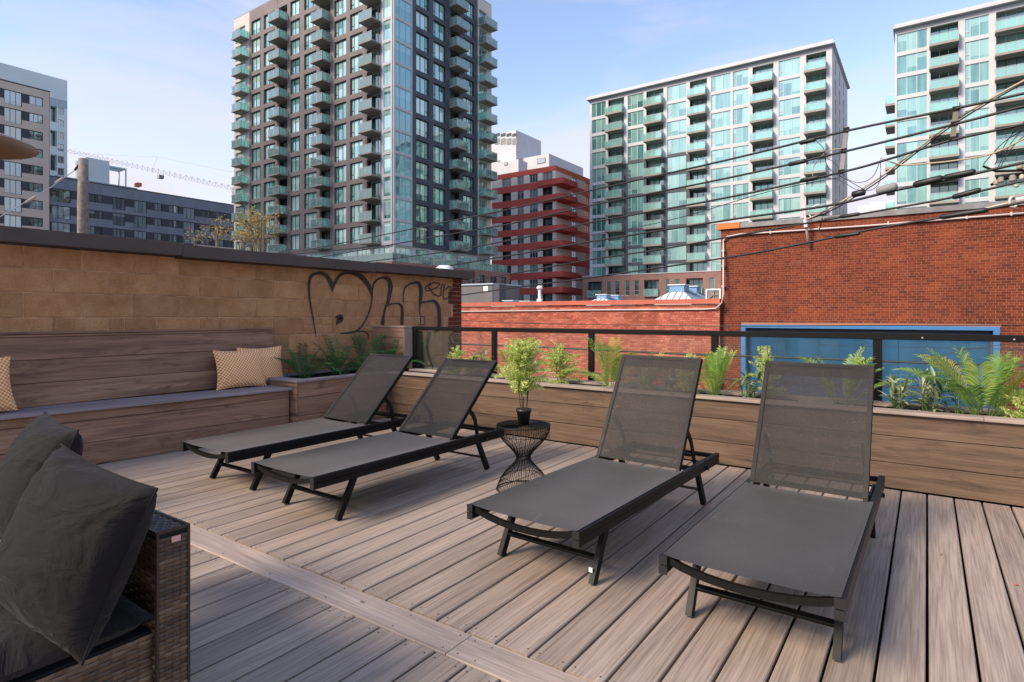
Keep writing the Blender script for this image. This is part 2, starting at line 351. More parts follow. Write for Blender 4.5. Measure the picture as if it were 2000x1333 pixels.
# ---------------------------------------------------------------- mesh helpers
class MB:
    def __init__(s): s.v = []; s.f = []; s.t = []
    def add(s, vs, fs, tone=0.5):
        o = len(s.v); s.v += [tuple(p) for p in vs]
        for q in fs: s.f.append(tuple(i + o for i in q)); s.t.append(tone)
    def box(s, x0, x1, y0, y1, z0, z1, tone=.5, M=None, skip=()):
        x0, x1 = min(x0, x1), max(x0, x1); y0, y1 = min(y0, y1), max(y0, y1); z0, z1 = min(z0, z1), max(z0, z1)
        vs = [Vector(p) for p in ((x0, y0, z0), (x1, y0, z0), (x1, y1, z0), (x0, y1, z0), (x0, y0, z1), (x1, y0, z1), (x1, y1, z1), (x0, y1, z1))]
        if M: vs = [M @ p for p in vs]
        fs = [(0, 3, 2, 1), (4, 5, 6, 7), (0, 1, 5, 4), (1, 2, 6, 5), (2, 3, 7, 6), (3, 0, 4, 7)]
        s.add(vs, [q for i, q in enumerate(fs) if i not in skip], tone)
    def cbox(s, x0, x1, y0, y1, z0, z1, c=.004, tone=.5, M=None):
        """box along X with chamfered long edges"""
        pr = [(y0 + c, z0), (y1 - c, z0), (y1, z0 + c), (y1, z1 - c), (y1 - c, z1), (y0 + c, z1), (y0, z1 - c), (y0, z0 + c)]
        vs = [Vector((x, a, b)) for x in (x0, x1) for a, b in pr]
        if M: vs = [M @ p for p in vs]
        fs = [tuple(range(7, -1, -1)), tuple(range(8, 16))] + [(i, (i + 1) % 8, 8 + (i + 1) % 8, 8 + i) for i in range(8)]
        s.add(vs, fs, tone)
    def bar(s, p, q, w, h, up=Vector((0, 0, 1)), tone=.5, c=0):
        p, q = Vector(p), Vector(q); d = (q - p); l = d.length; x = d.normalized()
        y = up.cross(x)
        if y.length < 1e-4: y = Vector((1, 0, 0)).cross(x)
        y.normalize(); z = x.cross(y)
        M = Matrix(((x.x, y.x, z.x, p.x), (x.y, y.y, z.y, p.y), (x.z, y.z, z.z, p.z), (0, 0, 0, 1)))
        if c: s.cbox(0, l, -w / 2, w / 2, -h / 2, h / 2, c, tone, M)
        else: s.box(0, l, -w / 2, w / 2, -h / 2, h / 2, tone, M)
    def tube(s, pts, r, n=6, tone=.5, cap=True):
        pts = [Vector(p) for p in pts]; rs = r if isinstance(r, (list, tuple)) else [r] * len(pts)
        vs = []; ref = None
        for i, p in enumerate(pts):
            d = (pts[min(i + 1, len(pts) - 1)] - pts[max(i - 1, 0)]).normalized()
            if ref is None:
                ref = Vector((0, 0, 1)) if abs(d.z) < .9 else Vector((1, 0, 0))
            a = d.cross(ref).normalized(); b = a.cross(d); ref = b.cross(d).cross(d) * -1 if False else ref
            for k in range(n):
                t = 2 * PI * k / n; vs.append(p + (a * math.cos(t) + b * math.sin(t)) * rs[i])
        fs = [(i * n + k, i * n + (k + 1) % n, (i + 1) * n + (k + 1) % n, (i + 1) * n + k) for i in range(len(pts) - 1) for k in range(n)]
        if cap: fs += [tuple(range(n - 1, -1, -1)), tuple((len(pts) - 1) * n + k for k in range(n))]
        s.add(vs, fs, tone)
    def lathe(s, prof, n=24, c=(0, 0, 0), tone=.5):
        vs = [(c[0] + r * math.cos(2 * PI * k / n), c[1] + r * math.sin(2 * PI * k / n), c[2] + z) for r, z in prof for k in range(n)]
        fs = [(i * n + k, i * n + (k + 1) % n, (i + 1) * n + (k + 1) % n, (i + 1) * n + k) for i in range(len(prof) - 1) for k in range(n)]
        s.add(vs, fs, tone)
    def mesh(s, name, mat=None, smooth=False):
        me = bpy.data.meshes.new(name); me.from_pydata(s.v, [], s.f)
        if mat: me.materials.append(MATS[mat])
        if len(set(s.t)) > 1:
            a = me.attributes.new('tone', 'FLOAT', 'FACE'); a.data.foreach_set('value', s.t)
        if smooth: me.polygons.foreach_set('use_smooth', [True] * len(me.polygons))
        me.update(); return me
    def build(s, name, mat=None, parent=None, smooth=False, **kw):
        return put(name, s.mesh(name, mat, smooth), parent, **kw)
def put(name, me, parent=None, loc=(0, 0, 0), rot=(0, 0, 0), label=None, cat=None, group=None, kind=None):
    o = bpy.data.objects.new(name, me); COL.objects.link(o); o.parent = parent
    o.location = loc; o.rotation_euler = rot
    if label: o['label'] = label
    if cat: o['category'] = cat
    if group: o['group'] = group
    if kind: o['kind'] = kind
    return o
def thing(name, label, cat, loc=(0, 0, 0), rotz=0, group=None):
    return put(name, None, None, loc, (0, 0, rotz), label, cat, group)
def copy_tree(o, parent=None):
    c = o.copy(); COL.objects.link(c); c.parent = parent
    for ch in o.children: copy_tree(ch, c)
    return c

# ================================================================= SETTING
g = MB(); g.box(-900, 900, -400, 900, -4.6, -4.5); g.build('ground', 'asphalt', kind='structure')

# ---------------------------------------------------------------- deck
PITCH = .1455   # board plus gap
dk = MB(); dk.box(-6.3, 3.2, -2.2, 5.5, -.35, -.06); dk.box(-6.3, 3.2, -2.2, 5.5, -4.5, -.36)
deck = dk.build('deck', 'gap_dark', kind='structure')
def boardmesh(l, w, h, mat, c=.004):
    b = MB(); b.cbox(0, l, -w / 2, w / 2, -h, 0, c); return b.mesh('board', mat)
bm_up = boardmesh(4.90 - 1.765, .1352, .025, 'deck_wood'); bm_lo = boardmesh(1.595 + 2.2, .1352, .025, 'deck_wood')
for k in range(-38, 22):
    x = (k + .5) * PITCH
    put('board', bm_up, deck, (x, 1.765, 0), (0, 0, PI / 2))
    put('board', bm_lo, deck, (x, -2.2, 0), (0, 0, PI / 2))
db = MB(); db.cbox(0, 1.0, -.074, .074, -.025, 0, .004)
for xa, xb in ((-5.53, -1.417), (-1.413, 3.2)):
    m_ = boardmesh(xb - xa, .154, .025, 'cap_wood'); put('border_board', m_, deck, (xa, 1.680, .0))
sc = MB()
for k in range(-38, 22):
    for dx in (.025, PITCH - .025):
        for yy in (1.80, 1.565):
            x = k * PITCH + dx; sc.lathe([(0.0001, .0012), (.0036, .0012), (.0036, -.002)], 6, (x, yy, 0))
for x in [-5.4 + i * .41 for i in range(21)] + [-1.45, -1.38]:
    for yy in (1.63, 1.73): sc.lathe([(0.0001, .0012), (.0036, .0012), (.0036, -.002)], 6, (x, yy, 0))
sc.build('screw', 'screw', deck, kind='stuff')

# ---------------------------------------------------------------- long front planter
def plank(parent, x0, x1, y, z0, z1, t, mat, name='board', rot=0, org=(0, 0)):
    """horizontal board standing on edge, along X"""
    b = MB(); b.cbox(0, x1 - x0, 0, t, 0, z1 - z0, .003); o = b.build(name, mat, parent); o.location = (x0, y, z0); return o
pl = thing('planter', 'long brown composite wood planter box running under the black railing', 'planter', (0, 0, 0))
JZ = [(.004, .179), (.183, .367), (.371, .522)]
for i, (a, b_) in enumerate(JZ):
    cut = [-5.26, [-3.0, -3.9, -2.2][i], 3.0]
    for xa, xb in zip(cut, cut[1:]): plank(pl, xa + .001, xb - .001, 4.925, a, b_, .022, 'planter_wood')
inner = MB(); inner.box(-5.26, 3.0, 4.95, 5.02, 0, .515); inner.box(-5.26, 3.0, 5.29, 5.42, 0, .515); inner.build('liner', 'gap_dark', pl)
sb = MB(); sb.box(-5.9, 3.0, 5.02, 5.29, .38, .47); sb.build('soil', 'soil', pl)
for xa, xb in ((-5.262, -2.4), (-2.397, .3), (.303, 3.0)):
    b = MB(); b.cbox(0, xb - xa, 0, .135, 0, .024, .003); o = b.build('cap_board', 'cap_wood', pl); o.location = (xa, 4.895, .524)
    b = MB(); b.cbox(0, xb - xa, 0, .14, 0, .024, .003); o = b.build('cap_board', 'cap_wood', pl); o.location = (xa, 5.285, .524)
for pa, pb in ((1190, 1228), (1562, 1632)):
    xa, xb = X_(pa, 5.15), X_(pb, 5.15); b = MB(); b.cbox(0, .25, -(xb - xa) / 2, (xb - xa) / 2, 0, .022, .003)
    o = b.build('cap_board', 'cap_wood', pl); o.location = ((xa + xb) / 2, 5.033, .525); o.rotation_euler = (0, 0, PI / 2)

# ---------------------------------------------------------------- corner planter by the wall
cp = thing('planter', 'dark brown wood planter in the corner by the block wall, beside the bench', 'planter')
for a, b_ in JZ:
    b = MB(); b.cbox(0, 1.20, 0, .022, 0, b_ - a, .003); o = b.build('board', 'bench_wood', cp); o.location = (-5.27, 3.723, a); o.rotation_euler = (0, 0, PI / 2)
    o2 = plank(cp, -6.0, -5.272, 3.70, a, b_, .022, 'bench_wood')
b = MB(); b.cbox(0, .51, -.02, .05, 0, .07, .003); o = b.build('corner_post', 'bench_wood', cp); o.location = (-5.30, 3.73, .005); o.rotation_euler = (0, -PI / 2, 0)
b = MB(); b.box(-6.03, -5.95, 3.75, 5.42, 0, .515); b.box(-5.38, -5.295, 3.75, 4.92, 0, .515); b.box(-5.95, -5.38, 3.75, 3.80, 0, .515); b.box(-6.03, -5.27, 5.29, 5.42, 0, .514); b.build('liner', 'gap_dark', cp)
b = MB(); b.box(-5.95, -5.38, 3.80, 5.02, .38, .468); b.build('soil', 'soil', cp)
for (x0, y0, l, w, r) in ((-5.255, 3.85, 1.045, .125, 1), (-6.03, 3.69, .775, .155, 0), (-5.93, 3.85, 1.57, .10, 1)):
    b = MB(); b.cbox(0, l, 0, w, 0, .024, .003); o = b.build('cap_board', 'seat_wood', cp); o.location = (x0, y0, .5235); o.rotation_euler = (0, 0, PI / 2 * r)

# ---------------------------------------------------------------- bench
bn = thing('bench', 'long brown composite wood bench built against the block wall', 'bench')
ang = math.atan2(.0975, 1)
BZ = [(.004, .183), (.187, .365), (.369, .443)]
for a, b_ in BZ:
    for s0, s1 in ((0, 4.9),):
        b = MB(); b.cbox(s0, s1, 0, .022, 0, b_ - a, .003); o = b.build('board', 'bench_wood', bn)
        o.location = (-5.37 - .0975 * 4.9, 3.70 - 4.9, a); o.rotation_euler = (0, 0, PI / 2 - ang)
for w0, w1 in ((-.012, .14), (.144, .296), (.30, .452)):
    b = MB(); b.cbox(0, 4.93, w0, w1, 0, .022, .003); o = b.build('seat_board', 'seat_wood', bn)
    o.location = (-5.37 - .0975 * 4.9 + .025, 3.695 - 4.9, .445); o.rotation_euler = (0, 0, PI / 2 - ang)
for a, b_ in ((.469, .655), (.659, .848), (.852, 1.033), (1.037, 1.056)):
    for s0, s1 in ((-1.2, 3.87),):
        b = MB(); b.cbox(0, s1 - s0, 0, .025, 0, b_ - a, .003); o = b.build('back_board', 'bench_wood', bn); o.location = (-5.955, s0, a); o.rotation_euler = (0, 0, PI / 2)
b = MB(); b.cbox(0, 5.09, 0, .095, 0, .018, .003); o = b.build('cap_board', 'bench_wood', bn); o.location = (-5.94, -1.2, 1.060); o.rotation_euler = (0, 0, PI / 2)

# ---------------------------------------------------------------- block wall of the neighbour
WX = -6.05
wall = thing('block_wall', 'tan concrete block wall with black graffiti and brown metal flashing', 'wall')
m = MB(); m.box(WX - .35, WX - .006, -2.5, 7.25, -4.4, 1.79); m.build('mortar_bed', 'mortar_tan', wall)
bmesh_cache = {}
def blk(y0, y1, z0, z1, mat='block', name='block', t=.03, c=.006):
    key = (round(y1 - y0, 3), round(z1 - z0, 3), mat)
    if key not in bmesh_cache:
        b = MB(); l, h = y1 - y0, z1 - z0
        pr = [(0, 0), (l, 0), (l, h), (0, h)]
        vs = [(-t, a, q) for a, q in pr] + [(0 - c * .6, a, q) for a, q in pr] + [(0, min(max(a, c), l - c), min(max(q, c), h - c)) for a, q in pr]
        b.add(vs, [(0, 1, 5, 4), (1, 2, 6, 5), (2, 3, 7, 6), (3, 0, 4, 7), (4, 5, 9, 8), (5, 6, 10, 9), (6, 7, 11, 10), (7, 4, 8, 11), (8, 9, 10, 11)], random.random())
        bmesh_cache[key] = b.mesh(name, mat)
    return put(name, bmesh_cache[key], wall, (WX + random.uniform(-.002, .0015), y0, z0))
ZC = [-.0, .2, .40, .60, .795, .99, 1.193, 1.403, 1.605, 1.785]
for i, (a, b_) in enumerate(zip(ZC, ZC[1:])):
    off = 1.68 - .41 * 6 + (.205 if i % 2 else 0)
    y = off; lim = 6.93 if i % 2 else 7.03
    while y < lim - .02:
        y1 = min(y + .41, lim)
        if a > .9 and a < 1.0 and random.random() < .55:      # patched courses of thinner bricks
            zz = a + random.choice((.055, .075, .11))
            blk(y + .005, y1 - .005, a + .005, zz - .004); mid = y + random.choice((.13, .2, .26))
            if mid < y1 - .05:
                blk(y + .005, mid - .005, zz + .004, b_ - .005); blk(mid + .005, y1 - .005, zz + .004, b_ - .005)
            else: blk(y + .005, y1 - .005, zz + .004, b_ - .005)
        elif y1 - y > .03: blk(y + .0045, y1 - .0045, a + .0045, b_ - .0045)
        y += .41
nz_ = 27; hz = 1.785 / nz_
for i in range(nz_):
    a = i * hz; blki = min(range(len(ZC) - 1), key=lambda k: abs((ZC[k] + ZC[k + 1]) / 2 - a - hz / 2))
    start = 6.93 if blki % 2 else 7.03
    ys = [start, 7.14 if i % 2 else 7.04, 7.25]; ys = sorted(set(ys))
    for y0, y1 in zip(ys, ys[1:]):
        if y1 - y0 > .03: blk(y0 + .005, y1 - .004, a + .004, a + hz - .004, 'pilaster_brick', 'brick', .03, .004)
for y0, y1, dz in ((-2.5, 1.0, .014), (1.0, 2.86, .006), (2.86, 5.3, -.006), (5.3, 7.36, .004)):
    b = MB(); M = None
    b.box(0, y1 - y0 - .003, -.14, .012, 0, .118); b.box(0, y1 - y0 - .003, -.006, .02, -.012, -.002)
    o = b.build('flashing', 'bronze_metal', wall); o.location = (WX + .055, y0, 1.785 + dz); o.rotation_euler = (0, 0, PI / 2)
    o.scale = (1, -1, 1)
    o.scale = (1, 1, 1); o.location.x = WX + .04; 
# graffiti: sprayed strokes lying on the blocks
gf = MB(); lay = [0]
def stroke(pts, ox=540, oy=480, s=5.0):
    lay[0] += 1; dx = .0045 + .0006 * lay[0]
    P = []
    for i in range(len(pts) - 1):
        for k in range(6):
            t = k / 6; p0 = pts[max(i - 1, 0)]; p1 = pts[i]; p2 = pts[i + 1]; p3 = pts[min(i + 2, len(pts) - 1)]
            P.append([.5 * ((2 * p1[j]) + (-p0[j] + p2[j]) * t + (2 * p0[j] - 5 * p1[j] + 4 * p2[j] - p3[j]) * t * t + (-p0[j] + 3 * p1[j] - 3 * p2[j] + p3[j]) * t ** 3) for j in range(3)])
    P.append(list(pts[-1]))
    w = [onx(ox + x / s, oy + y / s, WX) for x, y, r in P]
    vs = []
    for i, p in enumerate(w):
        d = (w[min(i + 1, len(w) - 1)] - w[max(i - 1, 0)]); d.x = 0; d.normalize() if d.length > 1e-6 else None
        n = Vector((0, -d.z, d.y)); rr = P[i][2] / s * .5 * (p.x * -1 * ST + CT * p.y) / F
        rr *= 1.35 + random.uniform(-.08, .08)
        vs += [p + n * rr + Vector((dx, 0, 0)), p - n * rr + Vector((dx, 0, 0))]
    gf.add(vs, [(2 * i, 2 * i + 1, 2 * i + 3, 2 * i + 2) for i in range(len(w) - 1)])
stroke([(385, 890, 8), (370, 800, 9), (350, 680, 12), (325, 540, 14), (315, 400, 22), (330, 310, 26), (370, 278, 22), (430, 268, 24), (490, 300, 32), (530, 370, 36), (542, 450, 8)])
stroke([(540, 450, 8), (565, 370, 26), (620, 290, 22), (700, 262, 26), (790, 285, 34), (860, 340, 40), (915, 430, 36), (930, 520, 16), (905, 640, 14), (860, 740, 14), (800, 820, 14), (720, 850, 14), (620, 860, 8)])
stroke([(572, 700, 8), (600, 695, 30), (625, 705, 50), (610, 730, 46), (590, 755, 22), (582, 775, 6)])
stroke([(930, 470, 12), (945, 380, 16), (985, 330, 16), (1040, 315, 16), (1090, 330, 36), (1112, 400, 42), (1100, 480, 36), (1080, 570, 30), (1062, 600, 20), (1045, 680, 22), (1032, 775, 40)])
stroke([(1070, 592, 10), (1120, 572, 10), (1185, 566, 12), (1222, 600, 24), (1226, 680, 28), (1222, 775, 30)])
stroke([(1238, 570, 6), (1236, 480, 10), (1255, 410, 12), (1300, 375, 14), (1370, 362, 22), (1402, 400, 36), (1408, 480, 36), (1400, 560, 24), (1398, 640, 9), (1405, 760, 6)])
stroke([(1410, 560, 12), (1470, 546, 14), (1540, 544, 22), (1578, 600, 34), (1588, 690, 34), (1582, 800, 32), (1540, 850, 12)])
stroke([(1490, 840, 40), (1475, 920, 32), (1470, 1000, 24), (1485, 1080, 20), (1510, 1150, 14), (1530, 1240, 10)])
stroke([(1720, 850, 12), (1690, 900, 26), (1720, 980, 20), (1760, 1060, 16), (1790, 1110, 10)])
stroke([(1590, 372, 8), (1540, 364, 8), (1490, 375, 8), (1450, 410, 8), (1460, 440, 8), (1500, 436, 8), (1560, 410, 8), (1592, 376, 8)])
stroke([(1508, 380, 8), (1480, 400, 7), (1500, 430, 8), (1540, 490, 7)])
stroke([(1620, 372, 8), (1600, 430, 9), (1600, 480, 8), (1575, 495, 7), (1540, 470, 6)])
stroke([(1640, 375, 10), (1628, 440, 10), (1624, 505, 9), (1650, 520, 9), (1690, 490, 9), (1705, 430, 9), (1680, 400, 8), (1650, 430, 8)])
stroke([(1720, 395, 8), (1712, 470, 8), (1700, 570, 5)])
stroke([(1740, 400, 12), (1775, 402, 12)])
stroke([(780, 836, 7), (850, 838, 8), (885, 865, 9), (890, 915, 6)])
stroke([(1372, 772, 5), (1440, 770, 5)]); stroke([(1400, 690, 5), (1440, 700, 5), (1440, 780, 5)])
gf.build('graffiti', 'spray_paint', wall)
nb = thing('neighbour_building', 'low flat roof building body behind the tan block wall', 'building')
b = MB(); b.box(-22, WX - .36, -14, 7.2, -4.5, 1.72); b.build('roof', 'roof_grey', nb)

# ---------------------------------------------------------------- corner column and railing
cc = thing('wood_column', 'short square column clad in dark wood boards at the end of the railing', 'column')
for i in range(4):
    a = .55 + i * .128; b = MB(); b.cbox(0, .54, 0, .02, 0, .124, .003); o = b.build('board', 'bench_wood', cc); o.location = (-5.915, 5.30, a)
b = MB(); b.box(-5.90, -5.385, 5.325, 5.42, .5, 1.055); b.build('core', 'gap_dark', cc)
b = MB(); b.cbox(0, .50, 0, .135, 0, .02, .003); o = b.build('side_board', 'cap_wood', cc); o.location = (-5.355, 5.30, .55); o.rotation_euler = (0, -PI / 2, 0)
b = MB(); b.cbox(0, .58, 0, .15, 0, .02, .003); o = b.build('cap_board', 'cap_wood', cc); o.location = (-5.93, 5.288, 1.06)
RY = 5.45
rl = thing('railing', 'black metal railing with clear glass panels behind the planter', 'railing')
for xa, xb in ((-5.345, -4.08), (-4.078, -2.84), (-2.838, -1.59), (-1.588, -.34), (-.338, .93), (.932, 2.6)):
    b = MB(); b.cbox(0, xb - xa, -.025, .025, -.048, 0, .004); o = b.build('top_rail', 'black_metal', rl); o.location = (xa, RY, 1.074)
pm = MB(); pm.cbox(0, 1.18, -.022, .022, -.03, .03, .003); pm = pm.mesh('post', 'black_metal')
PX = [-5.315, -4.06, -2.82, -1.573, -.318, .935, 2.2]
for x in PX: put('post', pm, rl, (x, RY, -.155), (0, -PI / 2, 0))
cpl = MB(); cpl.cbox(0, .10, -.028, .028, -.051, .003, .003); cplm = cpl.mesh('rail_coupling', 'black_metal')
for x in (-.37,): put('rail_coupling', cplm, rl, (x, RY, 1.075))
bl = MB(); bl.lathe([(.0001, 0), (.006, 0), (.005, -.004)], 8); blm = bl.mesh('bolt', 'galvanized')
for x in (-.03, .5): put('bolt', blm, rl, (x, RY - .027, 1.045), (PI / 2, 0, 0))
for xa, xb in zip(PX, PX[1:]):
    b = MB(); b.box(xa + .035, xb - .035, RY - .003, RY + .003, .10, 1.02); b.build('glass_panel', 'rail_glass', rl)

# ================================================================= brick buildings over the alley
def brick_face(root, x0, x1, z0, z1, Y, mat, L_=.203, Hh=.0675, hdr=6, holes=(), near=None, depth=.02, j=.010):
    """running bond with a header course every hdr rows; bricks proud of the mortar"""
    out_ = []
    r = 0; z = z1 - Hh
    while z > z0:
        isH = hdr and (r % hdr == hdr - 1); bl_ = L_ / 2 if isH else L_
        x = x0 - (bl_ / 2 if (r % 2) else 0)
        while x < x1:
            a, b_ = max(x, x0) + j / 2, min(x + bl_, x1) - j / 2
            for h in holes:
                if z + Hh > h[2] and z < h[3]:
                    if h[0] < a and b_ < h[1]: b_ = a
                    elif a < h[0] < b_: b_ = h[0] - j / 2
                    elif a < h[1] < b_: a = h[1] + j / 2
            if b_ - a > .03: out_.append((a, b_, z + j / 2, z + Hh - j / 2))
            x += bl_
        z -= Hh; r += 1
    if near: out_.sort(key=lambda q: (q[0] - near[0]) ** 2 + (q[2] - near[1]) ** 2)
    return out_
def add_brick(mb, q, Y, depth, tone):
    a, b_, c, d = q; y = Y - depth * 1.0
    vs = [(a, Y, c), (b_, Y, c), (b_, Y, d), (a, Y, d), (a, y, c), (b_, y, c), (b_, y, d), (a, y, d)]
    mb.add(vs, [(4, 5, 6, 7), (0, 1, 5, 4), (1, 2, 6, 5), (2, 3, 7, 6), (3, 0, 4, 7)], tone)
BYR = 19.0; XL = X_(1408, BYR)
rb = thing('brick_building', 'tall plain brown brick building on the right with large blue framed window', 'building')
wx0, wx1 = ony(1448, 640, BYR).x, ony(1953, 640, BYR).x; wz1 = .935; wz0 = -1.35
b = MB(); T = .3
b.box(XL, wx0, BYR, BYR + T, -4.5, 3.9); b.box(wx1, 14, BYR, BYR + T, -4.5, 3.9)
b.box(wx0, wx1, BYR, BYR + T, wz1, 3.9); b.box(wx0, wx1, BYR, BYR + T, -4.5, wz0)
b.build('wall', 'mortar_light', rb)
b = MB(); b.box(XL + .002, 14, BYR + .6, BYR + 14, -4.5, 3.85); b.box(XL + .002, XL + .3, BYR + T, BYR + .6, -4.5, 3.85); b.build('roof', 'roof_grey', rb)
br = brick_face(rb, XL, 8.5, -2.2, 3.9, BYR, '', holes=[(wx0 - .004, wx1 + .004, wz0, wz1)], near=(2.6, 1.6))
one = {}
rest = MB()
for i, q in enumerate(br):
    tone = random.random()
    if i < 300:
        w = round(q[1] - q[0], 2); key = (w, int(tone * 4))
        if key not in one:
            mb = MB(); add_brick(mb, (0, w, 0, q[3] - q[2]), 0, .006, int(tone * 4) / 4 + .12); mb.t[0] = (int(tone * 4) / 4 + .121); one[key] = mb.mesh('brick', 'brown_brick')
        put('brick', one[key], rb, (q[0], BYR, q[2]))
    else: add_brick(rest, q, BYR, .006, tone)
rest.build('brick', 'brown_brick', rb, kind='stuff')
b = MB(); b.box(ony(1446, 440, BYR).x, 14, BYR - .06, BYR + .35, 3.905, 4.045); b.build('coping', 'coping_grey', rb)
b = MB(); b.box(XL - .10, ony(1446, 440, BYR).x - .004, BYR - .09, BYR + .35, 3.90, 4.07); b.build('corner_flashing', 'orange_metal', rb)
wd = put('window', None, rb)
b = MB(); fw = .13
for bx in ((wx0, wx1, wz1 - .10, wz1), (wx0, wx1, wz0, wz0 + .12)): b.box(bx[0], bx[1], BYR - .05, BYR + .28, bx[2], bx[3])
b.box(wx0, wx0 + fw, BYR - .05, BYR + .28, wz0 + .122, wz1 - .102); b.box(wx1 - fw, wx1, BYR - .05, BYR + .28, wz0 + .122, wz1 - .102)
b.build('frame', 'blue_metal', wd)
b = MB(); b.box(wx0 + fw + .002, wx1 - fw - .002, BYR + .17, BYR + .26, wz1 - .25, wz1 - .104)
b.box(wx0 + fw + .002, wx0 + fw + .05, BYR + .17, BYR + .26, wz0 + .124, wz1 - .252); b.box(wx1 - fw - .05, wx1 - fw - .002, BYR + .17, BYR + .26, wz0 + .124, wz1 - .252); b.build('inner_frame', 'slate_panel', wd)
xs = [wx0 + fw + .052 + i * (wx1 - wx0 - 2 * fw - .104) / 3 for i in range(4)]
for a, c in zip(xs, xs[1:]):
    b = MB(); b.box(a + .004, c - .004, BYR + .20, BYR + .22, wz0 + .124, wz1 - .252); b.build('pane', 'blue_pane', wd)
# low painted brick building
LY = 18.8; LX0, LX1 = -18.0, X_(1407, 18.8)
lb = thing('brick_building', 'low salmon red painted brick building with red coping across the alley', 'building')
b = MB(); b.box(LX0, LX1 - .02, LY, LY + .3, -4.5, 1.56); b.build('wall', 'mortar_salmon', lb)
b = MB(); b.box(LX0, LX1 - .02, LY + .31, LY + 26, -4.5, 1.42); b.build('roof', 'roof_grey', lb)
rest = MB(); br = brick_face(lb, LX0 + 1, LX1 - .02, -1.6, 1.56, LY, '', near=(LX1, .8)); one = {}
for i, q in enumerate(br):
    tone = random.random()
    if i < 300:
        w = round(q[1] - q[0], 2); key = (w, int(tone * 4))
        if key not in one:
            mb = MB(); add_brick(mb, (0, w, 0, q[3] - q[2]), 0, .006, int(tone * 4) / 4 + .12); mb.t[0] = (int(tone * 4) / 4 + .121); one[key] = mb.mesh('brick', 'salmon_brick')
        put('brick', one[key], lb, (q[0], LY, q[2]))
    else: add_brick(rest, q, LY, .006, tone)
rest.build('brick', 'salmon_brick', lb, kind='stuff')
for xa, xb in ((LX0, -12.4), (-12.396, -8.9), (-8.896, LX1)):
    b = MB(); b.box(xa, xb, LY - .06, LY + .36, 1.60, 1.735); b.box(xa, xb, LY - .085, LY - .062, 1.585, 1.615); b.build('coping', 'coping_red', lb)
# conduit
cdt = MB()
cdt.tube([ony(890, 609, LY - .05), ony(1150, 606, LY - .05), ony(1375, 604.5, LY - .05), ony(1398, 603, LY - .08), ony(1410, 592, 18.72), ony(1412.5, 575, 18.72), ony(1412.5, 480, 18.9), ony(1413, 470, 18.93), ony(1420, 463, 18.93), ony(1445, 458, 18.93), ony(1500, 454.5, 18.94), ony(1700, 441, 18.94), ony(1850, 428.5, 18.94), ony(2100, 409, 18.94)], .028, 6)
cd = cdt.build('conduit', 'conduit', None, True, label='thin pale conduit pipe running along both brick walls and up their joint', cat='pipe')
cl = MB()
for x in (1505, 1600, 1735, 1888, 1975):
    p = ony(x, 454.5 - (x - 1500) * .0767, 18.94); cl.box(p.x - .02, p.x + .02, p.y - .036, p.y + .06, p.z - .045, p.z + .045)
for y in (490, 520, 560): p = ony(1412.5, y, 18.9); cl.box(p.x - .045, p.x + .045, p.y - .04, p.y + .09, p.z - .02, p.z + .02)
cl.build('pipe_strap', 'conduit', cd)

# skylights
def skylight(px0, px1, Y, zt, label, sc_=1.0):
    x0, x1 = X_(px0, Y), X_(px1, Y); w = (x1 - x0); d = w * 2.0; z0 = 1.80; zr = zt - .16 * sc_
    t = thing('skylight', label, 'skylight', (x0, Y, z0), 0, 'pyramid skylights on the low roof')
    h = zr - z0; cw = .19 * w
    A, B_, C_, D_ = Vector((0, 0, .02)), Vector((w, 0, .02)), Vector((w, d, .02)), Vector((0, d, .02))
    P, Q = Vector((w / 2, w / 2, h)), Vector((w / 2, d - w / 2, h))
    for nm, fc, mt in (('front_slope', [A, B_, P], 'skylight_white'), ('right_slope', [B_, C_, Q, P], 'slope_shade_vent_blue'), ('back_slope', [C_, D_, Q], 'slope_shade_vent_blue'), ('left_slope', [D_, A, P, Q], 'skylight_white')):  # right and back slopes carry their shade as a blue colour
        n = (fc[1] - fc[0]).cross(fc[2] - fc[0]).normalized()
        mb = MB(); k = len(fc); mb.add([p for p in fc] + [p - n * .02 for p in fc], [tuple(range(k)), tuple(range(2 * k - 1, k - 1, -1))] + [(i, (i + 1) % k, k + (i + 1) % k, k + i) for i in range(k)])
        mb.build(nm, mt, t)
    mb = MB(); mb.box(.03, w - .03, .03, d - .03, -.38, .018); mb.build('curb', 'galvanized', t)
    sm = MB()
    for f_ in [i / 6 for i in range(1, 6)]:
        a = A.lerp(B_, f_); tt = min(f_, 1 - f_) * 2; tp = Vector((a.x, tt * w / 2, tt * h)); sm.bar(a + Vector((0, 0, .015)), tp + Vector((0, 0, .015)), .02, .03)
    for i in range(1, 12):
        y = d * i / 12; tt = min(1, min(y, d - y) / (w / 2)); a = Vector((w, y, .02)); tp = Vector((w - tt * w / 2, y, tt * h)); sm.bar(a + Vector((.01, 0, .015)), tp + Vector((.01, 0, .015)), .02, .03, Vector((0, 1, 0)))
        a = Vector((0, y, .02)); tp = Vector((tt * w / 2, y, tt * h)); sm.bar(a + Vector((-.01, 0, .015)), tp + Vector((-.01, 0, .015)), .02, .03, Vector((0, 1, 0)))
    sm.build('seam', 'skylight_seam', t, kind='stuff')
    for yy in (w / 2, d - w / 2):
        mb = MB(); mb.box(w / 2 - cw, w / 2 + cw, yy - cw, yy + cw, h - cw * .6, h + .07 * sc_); o = mb.build('vent_box', 'slope_shade_vent_blue', t)
        mb = MB(); mb.box(w / 2 - cw * 1.2, w / 2 + cw * 1.2, yy - cw * 1.2, yy + cw * 1.2, h + .07 * sc_ + .002, h + .11 * sc_); mb.build('vent_lid', 'skylight_white', o)
skylight(1276, 1352, 22.6, 2.50, 'largest pyramid skylight with blue vent, beside the tall brown brick building')
